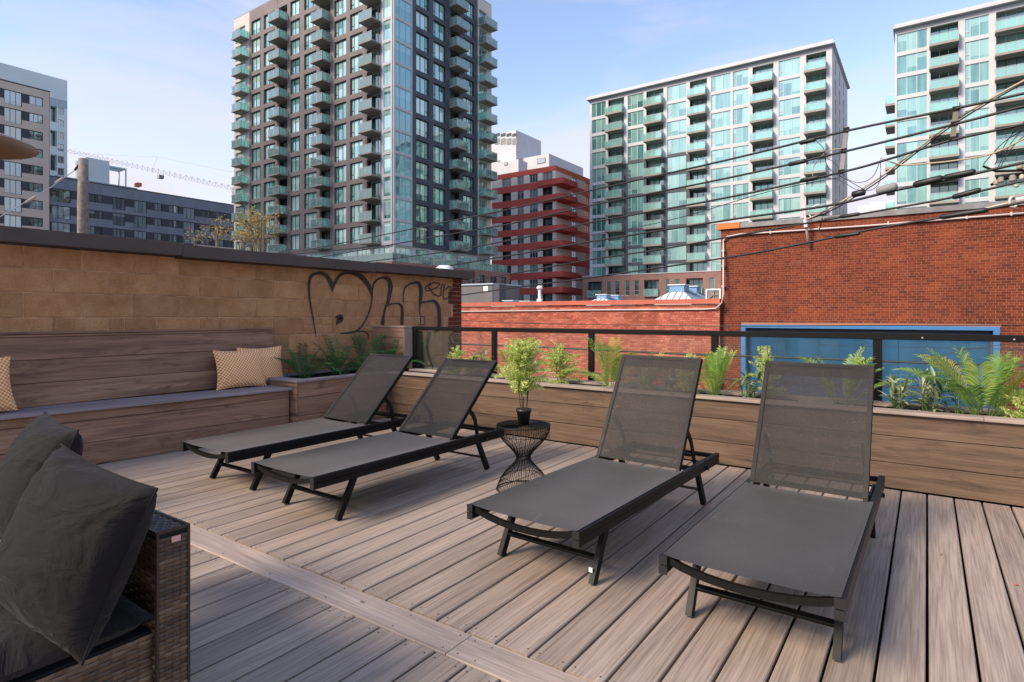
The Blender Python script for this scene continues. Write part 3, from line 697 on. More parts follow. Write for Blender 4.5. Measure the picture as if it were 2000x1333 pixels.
skylight(1143, 1192, 25.5, 2.28, 'middle pyramid skylight with blue vent in front of the brown podium', .9)
skylight(958, 1006, 27.5, 2.13, 'leftmost small pyramid skylight in front of the red balcony building', .8)
v = thing('vent_pipe', 'white capped vent pipe standing on the roof behind the red coping', 'pipe', ony(1054, 590, 24))
pz = ony(1054, 566, 24).z - ony(1054, 590, 24).z
b = MB(); b.lathe([(.14, 0), (.14, .12), (.075, .16), (.075, pz)], 12); b.build('pipe', 'white_paint', v, True)
b = MB(); b.lathe([(.02, pz), (.14, pz + .02), (.15, pz + .10), (.11, pz + .17), (.001, pz + .19)], 12); b.build('cap', 'white_paint', v, True)
ac = thing('condenser_unit', 'small white framed fan unit on the low roof beside the brown brick wall', 'air conditioner', ony(1395, 588, 20.2))
b = MB(); b.box(-.25, .25, -.1, .15, 0, .40); b.build('case', 'taupe_panel', ac)
b = MB()
for a in (-.25, .2): b.box(a, a + .05, -.13, -.102, 0, .40)
b.box(-.2, .2, -.13, -.102, .35, .40); b.build('frame', 'white_paint', ac)
b = MB()
for k in range(5):
    t_ = 2 * PI * k / 5; b.bar((0, -.12, .19), (.15 * math.cos(t_), -.12, .19 + .15 * math.sin(t_)), .05, .012)
b.build('fan', 'galvanized', ac)
gb = thing('rooftop_shed', 'grey metal rooftop shed between the block wall end and brown podium', 'shed')
pA, pB = ony(890, 584, 30), ony(962, 556, 30); b = MB(); b.box(pA.x, pB.x, 30, 33, 1.3, pB.z); b.build('wall', 'shed_grey', gb)
b = MB(); b.box(pA.x - .1, pB.x + .1, 29.9, 33.1, pB.z + .002, pB.z + .08); b.build('roof', 'blue_grey_panel', gb)
p = ony(949, 563, 29.98); b = MB(); b.box(p.x - .18, p.x + .18, 29.96, 29.98, p.z - .2, p.z + .12); b.build('notice', 'sticker', gb)
p = ony(952, 570, 29.9); b = MB(); b.box(pB.x + .12, pB.x + .6, 29.9, 30.6, 1.3, pB.z); b.build('door', 'charcoal_panel', gb)

# ================================================================= far buildings
WM = {}
def winmesh(w, h, nm, fm, gm, fr=.07, low=None, mull=.05, split=0):
    """window frame mesh and one pane mesh per light (or one glass mesh)"""
    key = (round(w, 2), round(h, 2), nm, fm, gm, low, split)
    if key in WM: return WM[key]
    b = MB(); b.box(-w / 2, w / 2, 0, .10, 0, fr); b.box(-w / 2, w / 2, 0, .10, h - fr, h)
    b.box(-w / 2, -w / 2 + fr, 0, .10, fr, h - fr); b.box(w / 2 - fr, w / 2, 0, .10, fr, h - fr)
    ws = (w - 2 * fr - (nm - 1) * mull); fr_ = [1 / nm] * nm
    if low == 'L': fr_ = [.5 / (nm - .5)] + [1 / (nm - .5)] * (nm - 1)
    if low == 'R': fr_ = [1 / (nm - .5)] * (nm - 1) + [.5 / (nm - .5)]
    x = -w / 2 + fr; lights = []
    for i, q in enumerate(fr_):
        lights.append((x, x + q * ws)); x += q * ws
        if i < nm - 1: b.box(x, x + mull, 0, .10, fr, h - fr); x += mull
    if low:
        a, c = lights[0] if low == 'L' else lights[-1]; b.box(a, c, 0, .09, h * .30, h * .30 + mull)
    fmesh = b.mesh('window', fm); panes = []
    if split:
        for a, c in lights:
            q = MB(); q.add([(a, .06, fr), (c, .06, fr), (c, .06, h - fr), (a, .06, h - fr)], [(0, 1, 2, 3)]); panes.append(q.mesh('pane', gm))
    else:
        q = MB(); q.add([(-w / 2 + fr, .06, fr), (w / 2 - fr, .06, fr), (w / 2 - fr, .06, h - fr), (-w / 2 + fr, .06, h - fr)], [(0, 1, 2, 3)]); panes.append(q.mesh('pane', gm))
    WM[key] = (fmesh, panes); return WM[key]
class Facade:
    def __init__(s, root, org, rot): s.root = root; s.O = Vector(org); s.rot = rot; s.M = Matrix.Translation(s.O) @ Matrix.Rotation(rot, 4, 'Z'); s.op = []
    def W(s, x, y, z): return s.M @ Vector((x, y, z))
    def place(s, name, me, x, y, z, parent=None): return put(name, me, parent or s.root, s.W(x, y, z), (0, 0, s.rot))
    def window(s, x0, x1, z0, z1, nm, fm, gm, rec=.12, low=None, split=0, fr=.07, mull=.05, name='window'):
        fmesh, panes = winmesh(x1 - x0, z1 - z0, nm, fm, gm, fr, low, mull, split)
        o = s.place(name, fmesh, (x0 + x1) / 2, rec, z0)
        for pn in panes:
            q = put('pane', pn, o, (0, 0, 0))
        s.op.append((x0, x1, z0, z1)); return o
    def wall(s, x0, x1, z0, z1, pick, t=.3, name='wall', solid=(), loose=False):
        """solid wall around the openings; pick(x, z) names the cladding"""
        cols = {}
        for o in s.op: cols.setdefault((round(o[0], 3), round(o[1], 3)), []).append(o)
        ks = sorted(cols); mbs = {}; x = x0
        def bx(a, b_, c, d):
            if b_ - a < .002 or d - c < .002: return
            zs = sorted({c, d} | {q for q in s.cuts if c < q < d})
            for u, v_ in zip(zs, zs[1:]):
                mt = pick((a + b_) / 2, (u + v_) / 2); mb = mbs.setdefault(mt, MB())
                mb.box(a, b_, 0, t, u, v_, M=s.M)
        for k in ks:
            bx(x, k[0], z0, z1); zz = z0
            for o in sorted(cols[k], key=lambda q: q[2]):
                bx(k[0], k[1], zz, o[2]); zz = o[3]
            bx(k[0], k[1], zz, z1); x = k[1]
        bx(x, x1, z0, z1)
        main = max(mbs, key=lambda k: len(mbs[k].f))
        for mt, mb in mbs.items():
            n8 = len(mb.v) // 8
            if (mt == main and not loose) or n8 > 260 or mt in solid: mb.build(name, mt, s.root)
            else:
                for i in range(n8):
                    q = MB(); q.v = mb.v[i * 8:i * 8 + 8]; q.f = [tuple(k - i * 8 for k in f) for f in mb.f[i * 6:i * 6 + 6]]; q.t = [.5] * 6; q.build('panel', mt, s.root)
    cuts = ()
BC = {}
def balcony(F_, x0, x1, z, dep, slabm='soffit', glassm='balcony_glass', sides=(1, 1), th=.18, gh=1.05, railm='pale_mullion', wrap=0):
    w = round(x1 - x0, 2); key = (w, dep, slabm, glassm, sides, th, railm)
    if key not in BC:
        a = MB(); a.box(-w / 2, w / 2, -dep, .05, -th, 0)
        g_ = MB(); r_ = MB(); n = max(2, round(w / 1.3))
        for i in range(n):
            u0 = -w / 2 + .04 + i * (w - .08) / n; g_.box(u0 + .02, u0 + (w - .08) / n - .02, -dep + .02, -dep + .035, -.10, gh - .04)
            r_.box(u0 - .015, u0 + .015, -dep + .036, -dep + .066, 0, gh)
        r_.box(w / 2 - .055, w / 2 - .025, -dep + .036, -dep + .066, 0, gh)
        r_.box(-w / 2, w / 2, -dep + .01, -dep + .05, gh, gh + .045)
        for sgn, on in ((-1, sides[0]), (1, sides[1])):
            if on:
                x = sgn * (w / 2 - .03); g_.box(x - .007, x + .007, -dep + .05, -.03, -.10, gh - .04); r_.box(x - .02, x + .02, -dep + .052, 0, gh, gh + .045)
        BC[key] = (a.mesh('balcony', slabm), g_.mesh('glass_screen', glassm), r_.mesh('handrail', railm))
    a, g_, r_ = BC[key]; o = F_.place('balcony', a, (x0 + x1) / 2, 0, z)
    put('glass_screen', g_, o); put('handrail', r_, o); return o

# ---- tower 1: dark framed tower with glass corner
T1 = thing('apartment_tower', 'tallest dark framed tower with glass corner and rows of glass balconies', 'building')
f1 = Facade(T1, (0, 53.6, 0), 0); X1 = -56.0
def xs1(p): return X_(p, 53.6)
rows = range(0, 13)
door = (.12)
for k in rows:
    z = 10.98 + 2.9 * k; zt = z + 2.24
    for a, c, low in ((491, 509, 'R'), (515, 537, 'R'), (567, 586, 'R'), (594, 618, 'L'), (653, 676, 'L'), (683.5, 708, 'L')):
        f1.window(xs1(a), xs1(c), z, zt, 3, 'dark_frame', 'tower_glass', .22, low)
    for a, c in ((544, 561), (625, 645), (716, 743)):
        f1.window(xs1(a), xs1(c), z - .25, zt, 2, 'dark_frame' if a < 700 else 'pale_mullion', 'door_glass', .75, None, name='balcony_door')
    f1.window(xs1(460), xs1(479), z - .2, zt, 2, 'pale_mullion', 'tower_glass', .2)
    f1.window(xs1(748.5), xs1(763), z - .16, zt + .16, 1, 'pale_mullion', 'corner_glass' if k > 20 else 'tower_glass', .06)
    zb = z - .28
    balcony(f1, -91.4, -88.9, zb, 1.55); balcony(f1, -81.4, -78.6, zb, 1.55); balcony(f1, -71.1, -68.5, zb, 1.55); balcony(f1, -61.1, -58.5, zb, 1.55, sides=(1, 0))
    bx = f1.place('balcony', MB().mesh('x') if False else None, 0, 0, 0) if False else None
f1.cuts = tuple(sorted([10.65 + 2.9 * k for k in range(14)]))
xa, xb = xs1(487), xs1(745.5)
def pick1(x, z):
    if x < xa: return 'cream_panel'
    if x > xb: return 'tower_white'
    return 'taupe_panel'
# split columns at cladding changes by adding zero-height openings
f1.op += [(xa, xa + .005, 49.75, 49.75), (xb, xb + .005, 49.75, 49.75)]
f1.wall(-93.3, X1 - .02, 10.35, 49.75, pick1, .3)
b = MB()   # vertical panel joints and recess linings
for p_ in (540.5, 621.5, 712): b.box(xs1(p_) - .25, xs1(p_) + .25, 53.57, 53.598, 10.4, 49.7)
b.build('pier', 'taupe_panel', T1)
f2 = Facade(T1, (X1, 0, 0), PI / 2)
def ys1(p): return Y_(p, X1)
for k in rows:
    z = 10.98 + 2.9 * k; zt = z + 2.24
    f2.window(ys1(770.5), ys1(804), z - .16, zt + .16, 3, 'pale_mullion', 'corner_glass', .05, None, 0, .05, .07)
    f2.window(ys1(813), ys1(838), z, zt, 3, 'dark_frame', 'tower_glass', .22, 'R')
    f2.window(ys1(847), ys1(870), z, zt, 3, 'dark_frame', 'tower_glass', .22, 'L')
    f2.window(ys1(880), ys1(897), z - .25, zt, 2, 'dark_frame', 'door_glass', .75, name='balcony_door')
    f2.window(ys1(905), ys1(926), z, zt, 3, 'dark_frame', 'tower_glass', .22, 'R')
    f2.window(ys1(936), ys1(951), z - .2, zt, 2, 'pale_mullion', 'green_glass', .3, name='window')
    balcony(f2, ys1(877), ys1(900.5), z - .28, 1.5); balcony(f2, ys1(934.5), ys1(957), z - .28, 1.5)
f2.cuts = f1.cuts; ya, yb = ys1(805.5), ys1(933)
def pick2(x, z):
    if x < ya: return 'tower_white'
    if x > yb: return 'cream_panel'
    return 'taupe_panel' if False else 'slate_panel'  # bluish dark slate puts the shade of this unlit face into its colour
f2.op += [(ya, ya + .005, 49.75, 49.75), (yb, yb + .005, 49.75, 49.75)]
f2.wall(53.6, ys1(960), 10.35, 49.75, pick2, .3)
b = MB(); b.box(X1 - .10, X1 + .06, 53.54, 53.70, 7.8, 49.9); b.build('corner_column', 'tower_white', T1)
b = MB(); b.box(-92.9, X1 - .95, 54.6, ys1(960) - .3, 0, 49.5); b.build('core', 'charcoal_panel', T1)
b = MB()
for k in range(-1, 14): zz = 10.35 + 2.9 * k; b.box(-93.0, X1 - .32, 53.92, 54.59, zz, zz + .33)
b.build('floor_slab', 'soffit', T1)
b = MB()
for k in range(-1, 14): zz = 10.35 + 2.9 * k; b.box(X1 - .93, X1 - .32, 54.6, ys1(960) - .31, zz, zz + .33)
b.build('floor_slab', 'soffit', T1)
b = MB(); b.box(-93.2, X1 - .02, 53.62, ys1(960) - .02, 49.76, 49.9); b.build('roof', 'roof_grey', T1)
# light storey above the podium
f3 = Facade(T1, (0, 53.9, 0), 0)
for a, c in ((560, 600), (606, 640), (648, 690), (697, 722), (728, 760)): f3.window(X_(a, 53.9), X_(c, 53.9), 8.1, 10.1, 3, 'pale_mullion', 'tower_glass', .1)
f3.wall(-93, X1 - .2, 7.9, 10.34, lambda x, z: 'tower_white', .3)
f4 = Facade(T1, (X1 - .2, 0, 0), PI / 2); XB = X1 - .2
for a, c in ((771, 805), (812, 838), (846, 866), (872, 894), (900, 925), (932, 950)): f4.window(Y_(a, XB), Y_(c, XB), 8.1, 10.1, 3, 'pale_mullion', 'tower_glass', .1)
f4.wall(54.2, Y_(958, XB), 7.9, 10.34, lambda x, z: 'tower_white', .3)
# podium
pd = thing('podium_building', 'reddish brown brick podium with glass terrace rail under the dark tower', 'building')
f5 = Facade(pd, (-54.4, 0, 0), PI / 2); XP = -54.4
for z0, z1 in ((5.05, 7.2), (1.8, 4.0), (-1.4, .8)):
    for a, c in ((893, 905), (911, 927), (934, 948), (957, 970), (977.5, 989)): f5.window(Y_(a, XP), Y_(c, XP), z0, z1, 2, 'dark_frame', 'podium_glass', .18)
f5.wall(51.7, 77, -4.5, 7.95, lambda x, z: 'podium_brick', .3)
f6 = Facade(pd, (0, 51.7, 0), 0); f6.wall(-95, -54.4 - .31, -4.5, 7.95, lambda x, z: 'podium_brick', .3)
b = MB(); b.box(-95, -54.75, 52.1, 76.9, -4.5, 7.9); b.build('roof', 'roof_grey', pd)
g_ = MB(); r_ = MB()
for i in range(24):
    y = 52 + i * 1.03; g_.box(-54.62, -54.6, y, y + .99, 8.0, 9.0); r_.box(-54.63, -54.59, y - .03, y, 7.95, 9.05)
r_.box(-54.64, -54.58, 51.95, 76.8, 9.05, 9.1)
for i in range(30):
    x = -84 + i * .98; g_.box(x, x + .94, 51.93, 51.95, 8.0, 9.0); r_.box(x - .03, x, 51.92, 51.96, 7.95, 9.05)
r_.box(-84, -54.64, 51.92, 51.96, 9.05, 9.1)
g_.build('glass_screen', 'balcony_glass', pd); r_.build('handrail', 'pale_mullion', pd)

# ---- towers 2 and 3: white framed
def white_tower(root, px_cols, nrows, x0, x1, ztop, dark=None, Y=95.0, split=1, lastdoor=True):
    f_ = Facade(root, (0, Y, 0), 0)
    for k in range(nrows):
        zt = ztop - .62 - 2.92 * k; z0 = zt - 2.40
        for a, c, kind in px_cols:
            A_, C_ = X_(a, Y), X_(c, Y)
            if kind[0] == 'W':
                low = 'L' if 'l' in kind else None
                f_.window(A_, C_, z0, zt, 3, 'pale_mullion', 'green_glass', .10, low, split, .045, .07)
            else:
                o_ = f_.window(A_ + .02, C_ - .02, z0 - .2, zt, 3, 'dark_frame' if random.random() < .3 else 'pale_mullion', 'door_glass' if random.random() < .3 else 'green_glass', .95, None, 0, .05, .07, name='balcony_door')
                balcony(f_, A_ - .12, C_ + .04, z0 - .22, 1.15 if 'e' not in kind else 1.2, sides=(1, 1), th=.30)
    f_.cuts = tuple(ztop - .5 - 2.92 * k for k in range(nrows + 1))
    f_.wall(x0, x1, 4.0, ztop, dark or (lambda x, z: 'tower_white'), .3)
    return f_
T2 = thing('apartment_tower', 'white framed green glass tower in the middle distance right of the red building', 'building')
cols2 = [(1156, 1183, 'W'), (1187.5, 1219, 'B'), (1226, 1257, 'Wl'), (1262, 1296, 'B'), (1303, 1340, 'Wl'), (1347, 1381, 'B'), (1389, 1427, 'Wl'), (1431.5, 1462, 'Wl'), (1469.5, 1511, 'B'), (1521, 1563, 'Wl'), (1574, 1614, 'B')]
d0, d1 = X_(1220, 95), X_(1342, 95)
def dark2(x, z):
    return 'slate_panel' if (d0 < x < X_(1346, 95) and z < 28.3 and not (X_(1260, 95) < x < X_(1298, 95) and z > 26)) else 'tower_white'
f_ = white_tower(T2, cols2, 11, -49.5, -11.06, 39.6, dark2)
b = MB(); b.box(-49.3, -11.3, 96.1, 114.5, 0, 39.3); b.build('core', 'charcoal_panel', T2)
b = MB()
for k in range(12): zz = 39.6 - .62 - 2.92 * k; b.box(-49.2, -11.35, 95.32, 96.08, zz + .02, zz + .26)
b.build('floor_slab', 'soffit', T2)
b = MB()
for a_, b_, z_ in ((-49.9, -10.7, 39.62), (-49.75, -10.85, 39.92)): b.box(a_, b_, 94.3 + (z_ - 39.6) * .4, 115.2, z_, z_ + .28)
b.build('roof', 'tower_white', T2)
f7 = Facade(T2, (-11.06, 0, 0), PI / 2)
for k in range(11):
    z = 39.6 - 3.0 - 2.92 * k
    for y in (98.5, 103.5, 108.5): f7.window(y, y + .9, z, z + 2.2, 1, 'dark_frame', 'door_glass', .1)
f7.wall(95.31, 114.8, 4, 39.6, lambda x, z: 'tower_white', .25)
P2 = thing('podium_building', 'brown brick podium with narrow windows below the white framed green tower', 'building')
f8 = Facade(P2, (0, 93.3, 0), 0); q = lambda p: X_(p, 93.3)
for z0, z1 in ((4.6, 7.1), (1.2, 3.7)):
    for a, c in ((1184, 1193), (1200, 1210), (1220, 1230), (1238, 1248), (1299, 1308), (1318, 1328), (1386, 1396)): f8.window(q(a), q(c), z0, z1, 1, 'pale_mullion', 'podium_glass', .12, 'L')
    for a, c in ((1148, 1175), (1258, 1287), (1340, 1373)):
        f8.window(q(a), q(c), z0 - .1, z1, 3, 'dark_frame', 'podium_glass', .8, name='balcony_door'); balcony(f8, q(a), q(c), z0 - .12, .45)
f8.wall(q(1138), -5, -4.5, 8.05, lambda x, z: 'podium_brick', .3)
b = MB(); b.box(q(1138) - .1, -4.9, 93.2, 95, 8.052, 8.2); b.build('coping', 'tower_white', P2)
b = MB(); b.box(q(1138) + .1, -5.1, 94.2, 94.98, -4.5, 7.9); b.build('core', 'charcoal_panel', P2)
T3 = thing('apartment_tower', 'white framed green glass tower cut off by the right edge of view', 'building')
c3 = [(1752, 1811, 'W'), (1817, 1872, 'B'), (1885, 1932, 'Wl'), (1945, 2010, 'B'), (2022, 2075, 'Wl'), (2090, 2150, 'B')]
white_tower(T3, c3, 12, -3.55, 22, 39.55)
b = MB(); b.box(-3.3, 21.9, 96.1, 116, 0, 39.2); b.build('core', 'charcoal_panel', T3)
b = MB()
for k in range(13): zz = 39.55 - .62 - 2.92 * k; b.box(-3.2, 21.8, 95.32, 96.08, zz + .02, zz + .26)
b.build('floor_slab', 'soffit', T3)
b = MB()
for a_, z_ in ((-3.75, 39.57), (-3.6, 39.87)): b.box(a_, 22, 94.3 + (z_ - 39.6) * .4, 116, z_, z_ + .28)
b.build('roof', 'tower_white', T3)
fW = Facade(T3, (-3.55, 0, 0), -PI / 2)
fW.wall(-114, -95.31, 4, 39.5, lambda x, z: 'tower_white', .25)
for k in range(3, 13): zz = 39.55 - .62 - 2.92 * k; balcony(fW, -100.6, -96.6, zz + .2, 1.2, th=.30)

# ---- beige and grey apartment blocks on the left
XLf = -124.0; yl = lambda p: Y_(p, XLf)
LBk = thing('apartment_block', 'beige brick block with charcoal window bands at the left edge', 'building')
fl = Facade(LBk, (XLf, 0, 0), PI / 2)
def pickb(x, z):
    for k in range(13):
        t0 = 38.4 - 2.94 * k
        if t0 - 1.55 < z < t0 and x < yl(56.5): return 'charcoal_panel'
    return 'beige_brick'
cut = []
for k in range(13):
    zt = 38.4 - 2.94 * k
    fl.window(yl(8), yl(43), zt - 2.35, zt, 3, 'dark_frame', 'beige_glass', .12, fr=.08)
    fl.window(yl(57), yl(84), zt - 1.5, zt, 3 if k % 3 else 2, 'dark_frame', 'beige_glass', .12, fr=.08)
    for a, c in ((-60, -28), (-110, -80)): fl.window(yl(a), yl(c), zt - 2.35, zt, 3, 'dark_frame', 'beige_glass', .12, fr=.08)
    cut += [zt, zt - 1.55]
    g_ = fl.place('balustrade', None, 0, 0, 0) if False else None
fl.cuts = tuple(sorted(cut)); fl.wall(8, yl(97), -4.5, 39.7, pickb, .3)
b = MB(); b.box(XLf - 14, XLf - .32, 8, yl(97) - .05, -4.5, 39.5); b.build('core', 'charcoal_panel', LBk)
b = MB(); b.box(XLf - 14, XLf + .08, 8, yl(97) + .05, 39.72, 39.88); b.build('coping', 'bronze_metal', LBk)
b = MB(); b.box(XLf - 14, XLf, yl(97) - .049, yl(97), -4.5, 39.7); b.build('side_wall', 'beige_brick', LBk)
GB = thing('apartment_block', 'long low grey brick block with beige base behind the wooden pole', 'building')
XG = -124.6; yg = lambda p: Y_(p, XG); fg = Facade(GB, (XG, 0, 0), PI / 2)
big = [(101, 138), (220, 245), (262, 287), (358, 381)]; small = [(170, 186), (192, 200), (301, 316), (330, 349), (393, 411), (421, 438), (447, 457)]
cut = []
for k in range(7):
    zt = 23.4 - 2.94 * k
    for a, c in big: fg.window(yg(a), yg(c), zt - 2.3, zt, 3, 'dark_frame', 'beige_glass', .12, fr=.08)
    for a, c in small: fg.window(yg(a), yg(c), zt - 1.5, zt, 2, 'dark_frame', 'beige_glass', .12, fr=.08)
    cut += [zt, zt - 1.52]
cut.append(23.4 - 2.94 * 2 - 1.53)
def pickg(x, z):
    for k in range(7):
        t0 = 23.4 - 2.94 * k
        if t0 - 1.52 < z < t0: return 'charcoal_panel'
    return 'grey_brick' if z > 23.4 - 2.94 * 2 - 1.0 else 'beige_brick'
fg.cuts = tuple(sorted(set(cut))); fg.wall(yl(97) + .1, 74, -4.5, 25.35, pickg, .3)
b = MB(); b.box(XG - 14, XG - .32, yl(97) + .1, 74, -4.5, 25.2); b.build('core', 'charcoal_panel', GB)
b = MB(); b.box(XG - 14, XG + .08, yl(97) + .1, 74, 25.36, 25.5); b.build('coping', 'charcoal_panel', GB)
XH = -129.0; yh = lambda p: Y_(p, XH); PH = lambda p, y: onx(p, y, XH).z
b = MB(); b.box(XH - 8, XH, yh(110), yh(268), 25.3, PH(200, 357)); b.build('penthouse', 'blue_grey_panel', GB)
b = MB(); b.box(XH - 6, XH - .5, yh(172), yh(216), 25.3, PH(190, 310)); b.build('lift_tower', 'mint_panel', GB)
b = MB(); b.box(XH - 4, XH - .6, yh(217), yh(250), PH(230, 325) - .25, PH(230, 325))
b.box(XH - .9, XH - .6, yh(248), yh(250), 25.3, PH(230, 325) - .26); b.box(XH - 4, XH - 3.7, yh(248), yh(250), 25.3, PH(230, 325) - .26); b.build('pergola', 'mint_panel', GB)
b = MB(); b.box(XH - 1.5, XH + .02, yh(268) + .1, yh(277), PH(272, 364), PH(272, 357)); b.build('canopy', 'orange_band', GB)
WT = thing('apartment_tower', 'pale mint tower behind the beige block at the left edge', 'building')
XW = -150.0; yw = lambda p: Y_(p, XW); fw_ = Facade(WT, (XW, 0, 0), PI / 2)
zz0 = onx(120, 203, XW).z; 
for k in range(14):
    zt = zz0 - .9 - 2.55 * k
    fw_.window(yw(113), yw(125), zt - 1.5, zt, 2, 'pale_mullion', 'beige_glass', .1, fr=.06)
    if k % 2 == 0: fw_.window(yw(98.5), yw(111), zt - 3.3, zt, 1, 'dark_frame', 'podium_glass', 1.2, fr=.05, name='balcony_door')
fw_.cuts = tuple(sorted([zz0 + .8, zz0 - .9]))
fw_.wall(25, yw(131.5), -4.5, onx(131, 158, XW).z, lambda x, z: 'blue_grey_panel' if zz0 - .9 < z < zz0 + .8 else 'mint_panel', .3)
b = MB(); b.box(XW - 12, XW - 1.4, 25, yw(131.5) - .02, -4.5, onx(131, 158, XW).z - .1); b.build('core', 'mint_panel', WT)

# ---- red banded building and white building behind it
RB = thing('apartment_block', 'red and cream banded apartment block with corner balconies', 'building')
fr_ = Facade(RB, (0, 95, 0), 0); xr = lambda p: X_(p, 95)
XR = -56.6; cut = []
for k in range(11):
    zb1 = 28.15 - 2.87 * k; z0 = zb1 - 1.58
    for a, c, n in ((980, 998, 3), (1010, 1023, 2), (1034, 1050, 3), (1059, 1079, 3)):
        rec = .12 if k == 0 or n == 2 or a == 1034 else .9
        fr_.window(xr(a), xr(c), z0, zb1, n, 'pale_mullion' if rec < .5 else 'dark_frame', 'red_glass' if rec < .5 else 'door_glass', rec, name='window' if rec < .5 else 'balcony_door', fr=.06)
    cut += [zb1, z0]
fr_.cuts = tuple(sorted(cut))
def pickr(x, z):
    for k in range(11):
        t0 = 28.15 - 2.87 * k
        if t0 - 1.58 < z < t0: return 'cream_brick'
    return 'red_band'
fr_.wall(-71.5, XR, -4.5, 29.15, pickr, .3, loose=True)
fr2 = Facade(RB, (XR, 0, 0), PI / 2)
for k in range(11):
    zb1 = 28.15 - 2.87 * k; z0 = zb1 - 1.58
    for y in (101.2, 106.5, 112): fr2.window(y, y + 2.0, z0, zb1, 2, 'pale_mullion', 'red_glass', .12, fr=.06)
fr2.cuts = fr_.cuts
fr2.wall(95.31, 122, -4.5, 29.15, lambda x, z: 'orange_band' if pickr(x, z) == 'red_band' and z > 27 else pickr(x, z), .3, loose=True)
for k in range(1, 11):
    z1 = 28.15 - 2.87 * (k - 1) - 1.58; b = MB()
    b.box(XR + .0, XR + 1.9, 94.3, 94.42, z1 - 1.02, z1 + .0); b.box(XR + 1.78, XR + 1.9, 94.422, 100, z1 - 1.02, z1); b.box(XR - 3.6, XR - .002, 94.3, 94.42, z1 - 1.02, z1)
    b.box(XR + .01, XR + 1.77, 94.43, 100, z1 - 1.02, z1 - .85); b.build('balcony', 'red_band', RB)
b = MB(); b.box(-71.4, XR - .32, 96.1, 121.9, -4.5, 29); b.build('core', 'charcoal_panel', RB)
b = MB()
for k in range(12): zz = 28.15 - 2.87 * k; b.box(-71.3, XR - .33, 95.32, 96.08, zz + .05, zz + .3)
b.build('floor_slab', 'soffit', RB)
b = MB(); b.box(XR - 2, -47, 122, 130, -4, 33.4); b.build('rear_wing', 'orange_band', RB)
WB = thing('apartment_block', 'white stepped building with grey rooftop louvres behind the red block', 'building')
Yw = 125.0; xw = lambda p: X_(p, Yw); zw = lambda p, y: ony(p, y, Yw).z
b = MB(); b.box(xw(940), xw(1008), Yw, Yw + 12, 20, zw(1000, 256)); b.box(xw(1008) + .01, xw(1064), Yw + 2, Yw + 20, 20, zw(1030, 303)); b.box(xw(950), xw(1030), Yw - 4, Yw - .01, 20, zw(990, 325)); b.build('wall', 'tower_white', WB)
for i in range(4):
    a = 967 + i * 11.2
    for y0, y1, mt in ((262, 268, 'charcoal_panel'), (272, 284, 'roof_grey')):
        b = MB(); b.box(xw(a), xw(a + 9.5), Yw - .06, Yw - .002, zw(a, y1), zw(a, y0)); b.build('louvre', mt, WB)
for a, c, y0, y1 in ((1049, 1065, 311, 321), (1010, 1015, 316, 325), (985, 991, 318, 324), (972, 977, 314, 318)):
    b = MB(); yy = Yw + 1.9 if a > 1005 else Yw - 4.1
    b.box(X_(a, yy), X_(c, yy), yy, yy + .05, ony(a, y1, yy).z, ony(a, y0, yy).z); w_ = b.build('window', 'dark_frame', WB)
    b = MB(); b.box(X_(a + .6, yy), X_(c - .6, yy), yy - .03, yy - .01, ony(a, y1 - .6, yy).z, ony(a, y0 + .6, yy).z); b.build('pane', 'red_glass', w_)
DB = thing('distant_building', 'pale hazy flat building far away between the two green glass towers', 'building')
b = MB(); b.box(X_(1674, 300), X_(1700, 300), 300, 320, 0, ony(1690, 402, 300).z); b.box(X_(1700, 300), X_(1745, 300), 300, 320, 0, ony(1700, 396, 300).z); b.build('wall', 'white_paint', DB)

# unseen block placed behind the viewpoint to shade the lower tower floors
SH = thing('apartment_tower', 'plain unseen tower behind the viewpoint, placed to shade the dark tower', 'building')
b = MB(); b.box(-142, -94, -52, -40, -4.5, 109); b.build('wall', 'beige_brick', SH)

# ================================================================= crane, poles, cables
cr = thing('tower_crane', 'pale lattice crane jib far beyond the grey block, with a dark trolley', 'crane')
A0, A1 = ond(120, 296, 230), ond(470, 376, 190)
b = MB(); up = Vector((0, 0, 1)); n_ = 34; hh = 1.6
dirv = (A1 - A0).normalized(); sd_ = dirv.cross(up).normalized()
for o_ in (up * hh, sd_ * .8 - up * .2, -sd_ * .8 - up * .2): b.bar(A0 + o_, A1 + o_, .12, .12)
for i in range(n_):
    p = A0.lerp(A1, i / n_); p2 = A0.lerp(A1, (i + 1) / n_)
    for sg in (1, -1):
        b.bar(p + up * hh, p.lerp(p2, .5) + sd_ * .8 * sg - up * .2, .09, .09); b.bar(p.lerp(p2, .5) + sd_ * .8 * sg - up * .2, p2 + up * hh, .09, .09)
b.build('jib', 'crane_paint', cr)
b = MB(); p = A0.lerp(A1, .60); b.box(p.x - .8, p.x + .8, p.y - .8, p.y + .8, p.z - 1.6, p.z - .4); b.build('trolley', 'roof_grey', cr)
b = MB(); p = A0.lerp(A1, .985); b.box(p.x - 1.6, p.x + 1.6, p.y - 1, p.y + 1, p.z - 1.6, p.z + 1.2); b.build('cab', 'roof_grey', cr)
b = MB(); pk = ond(307, 307, 212); b.bar(A0.lerp(A1, .55), pk, .12, .12); b.tube([A0.lerp(A1, .05), pk, A1 + up * 6], .05, 4); b.tube([pk, A0.lerp(A1, .8)], .05, 4); b.build('stay', 'crane_paint', cr)

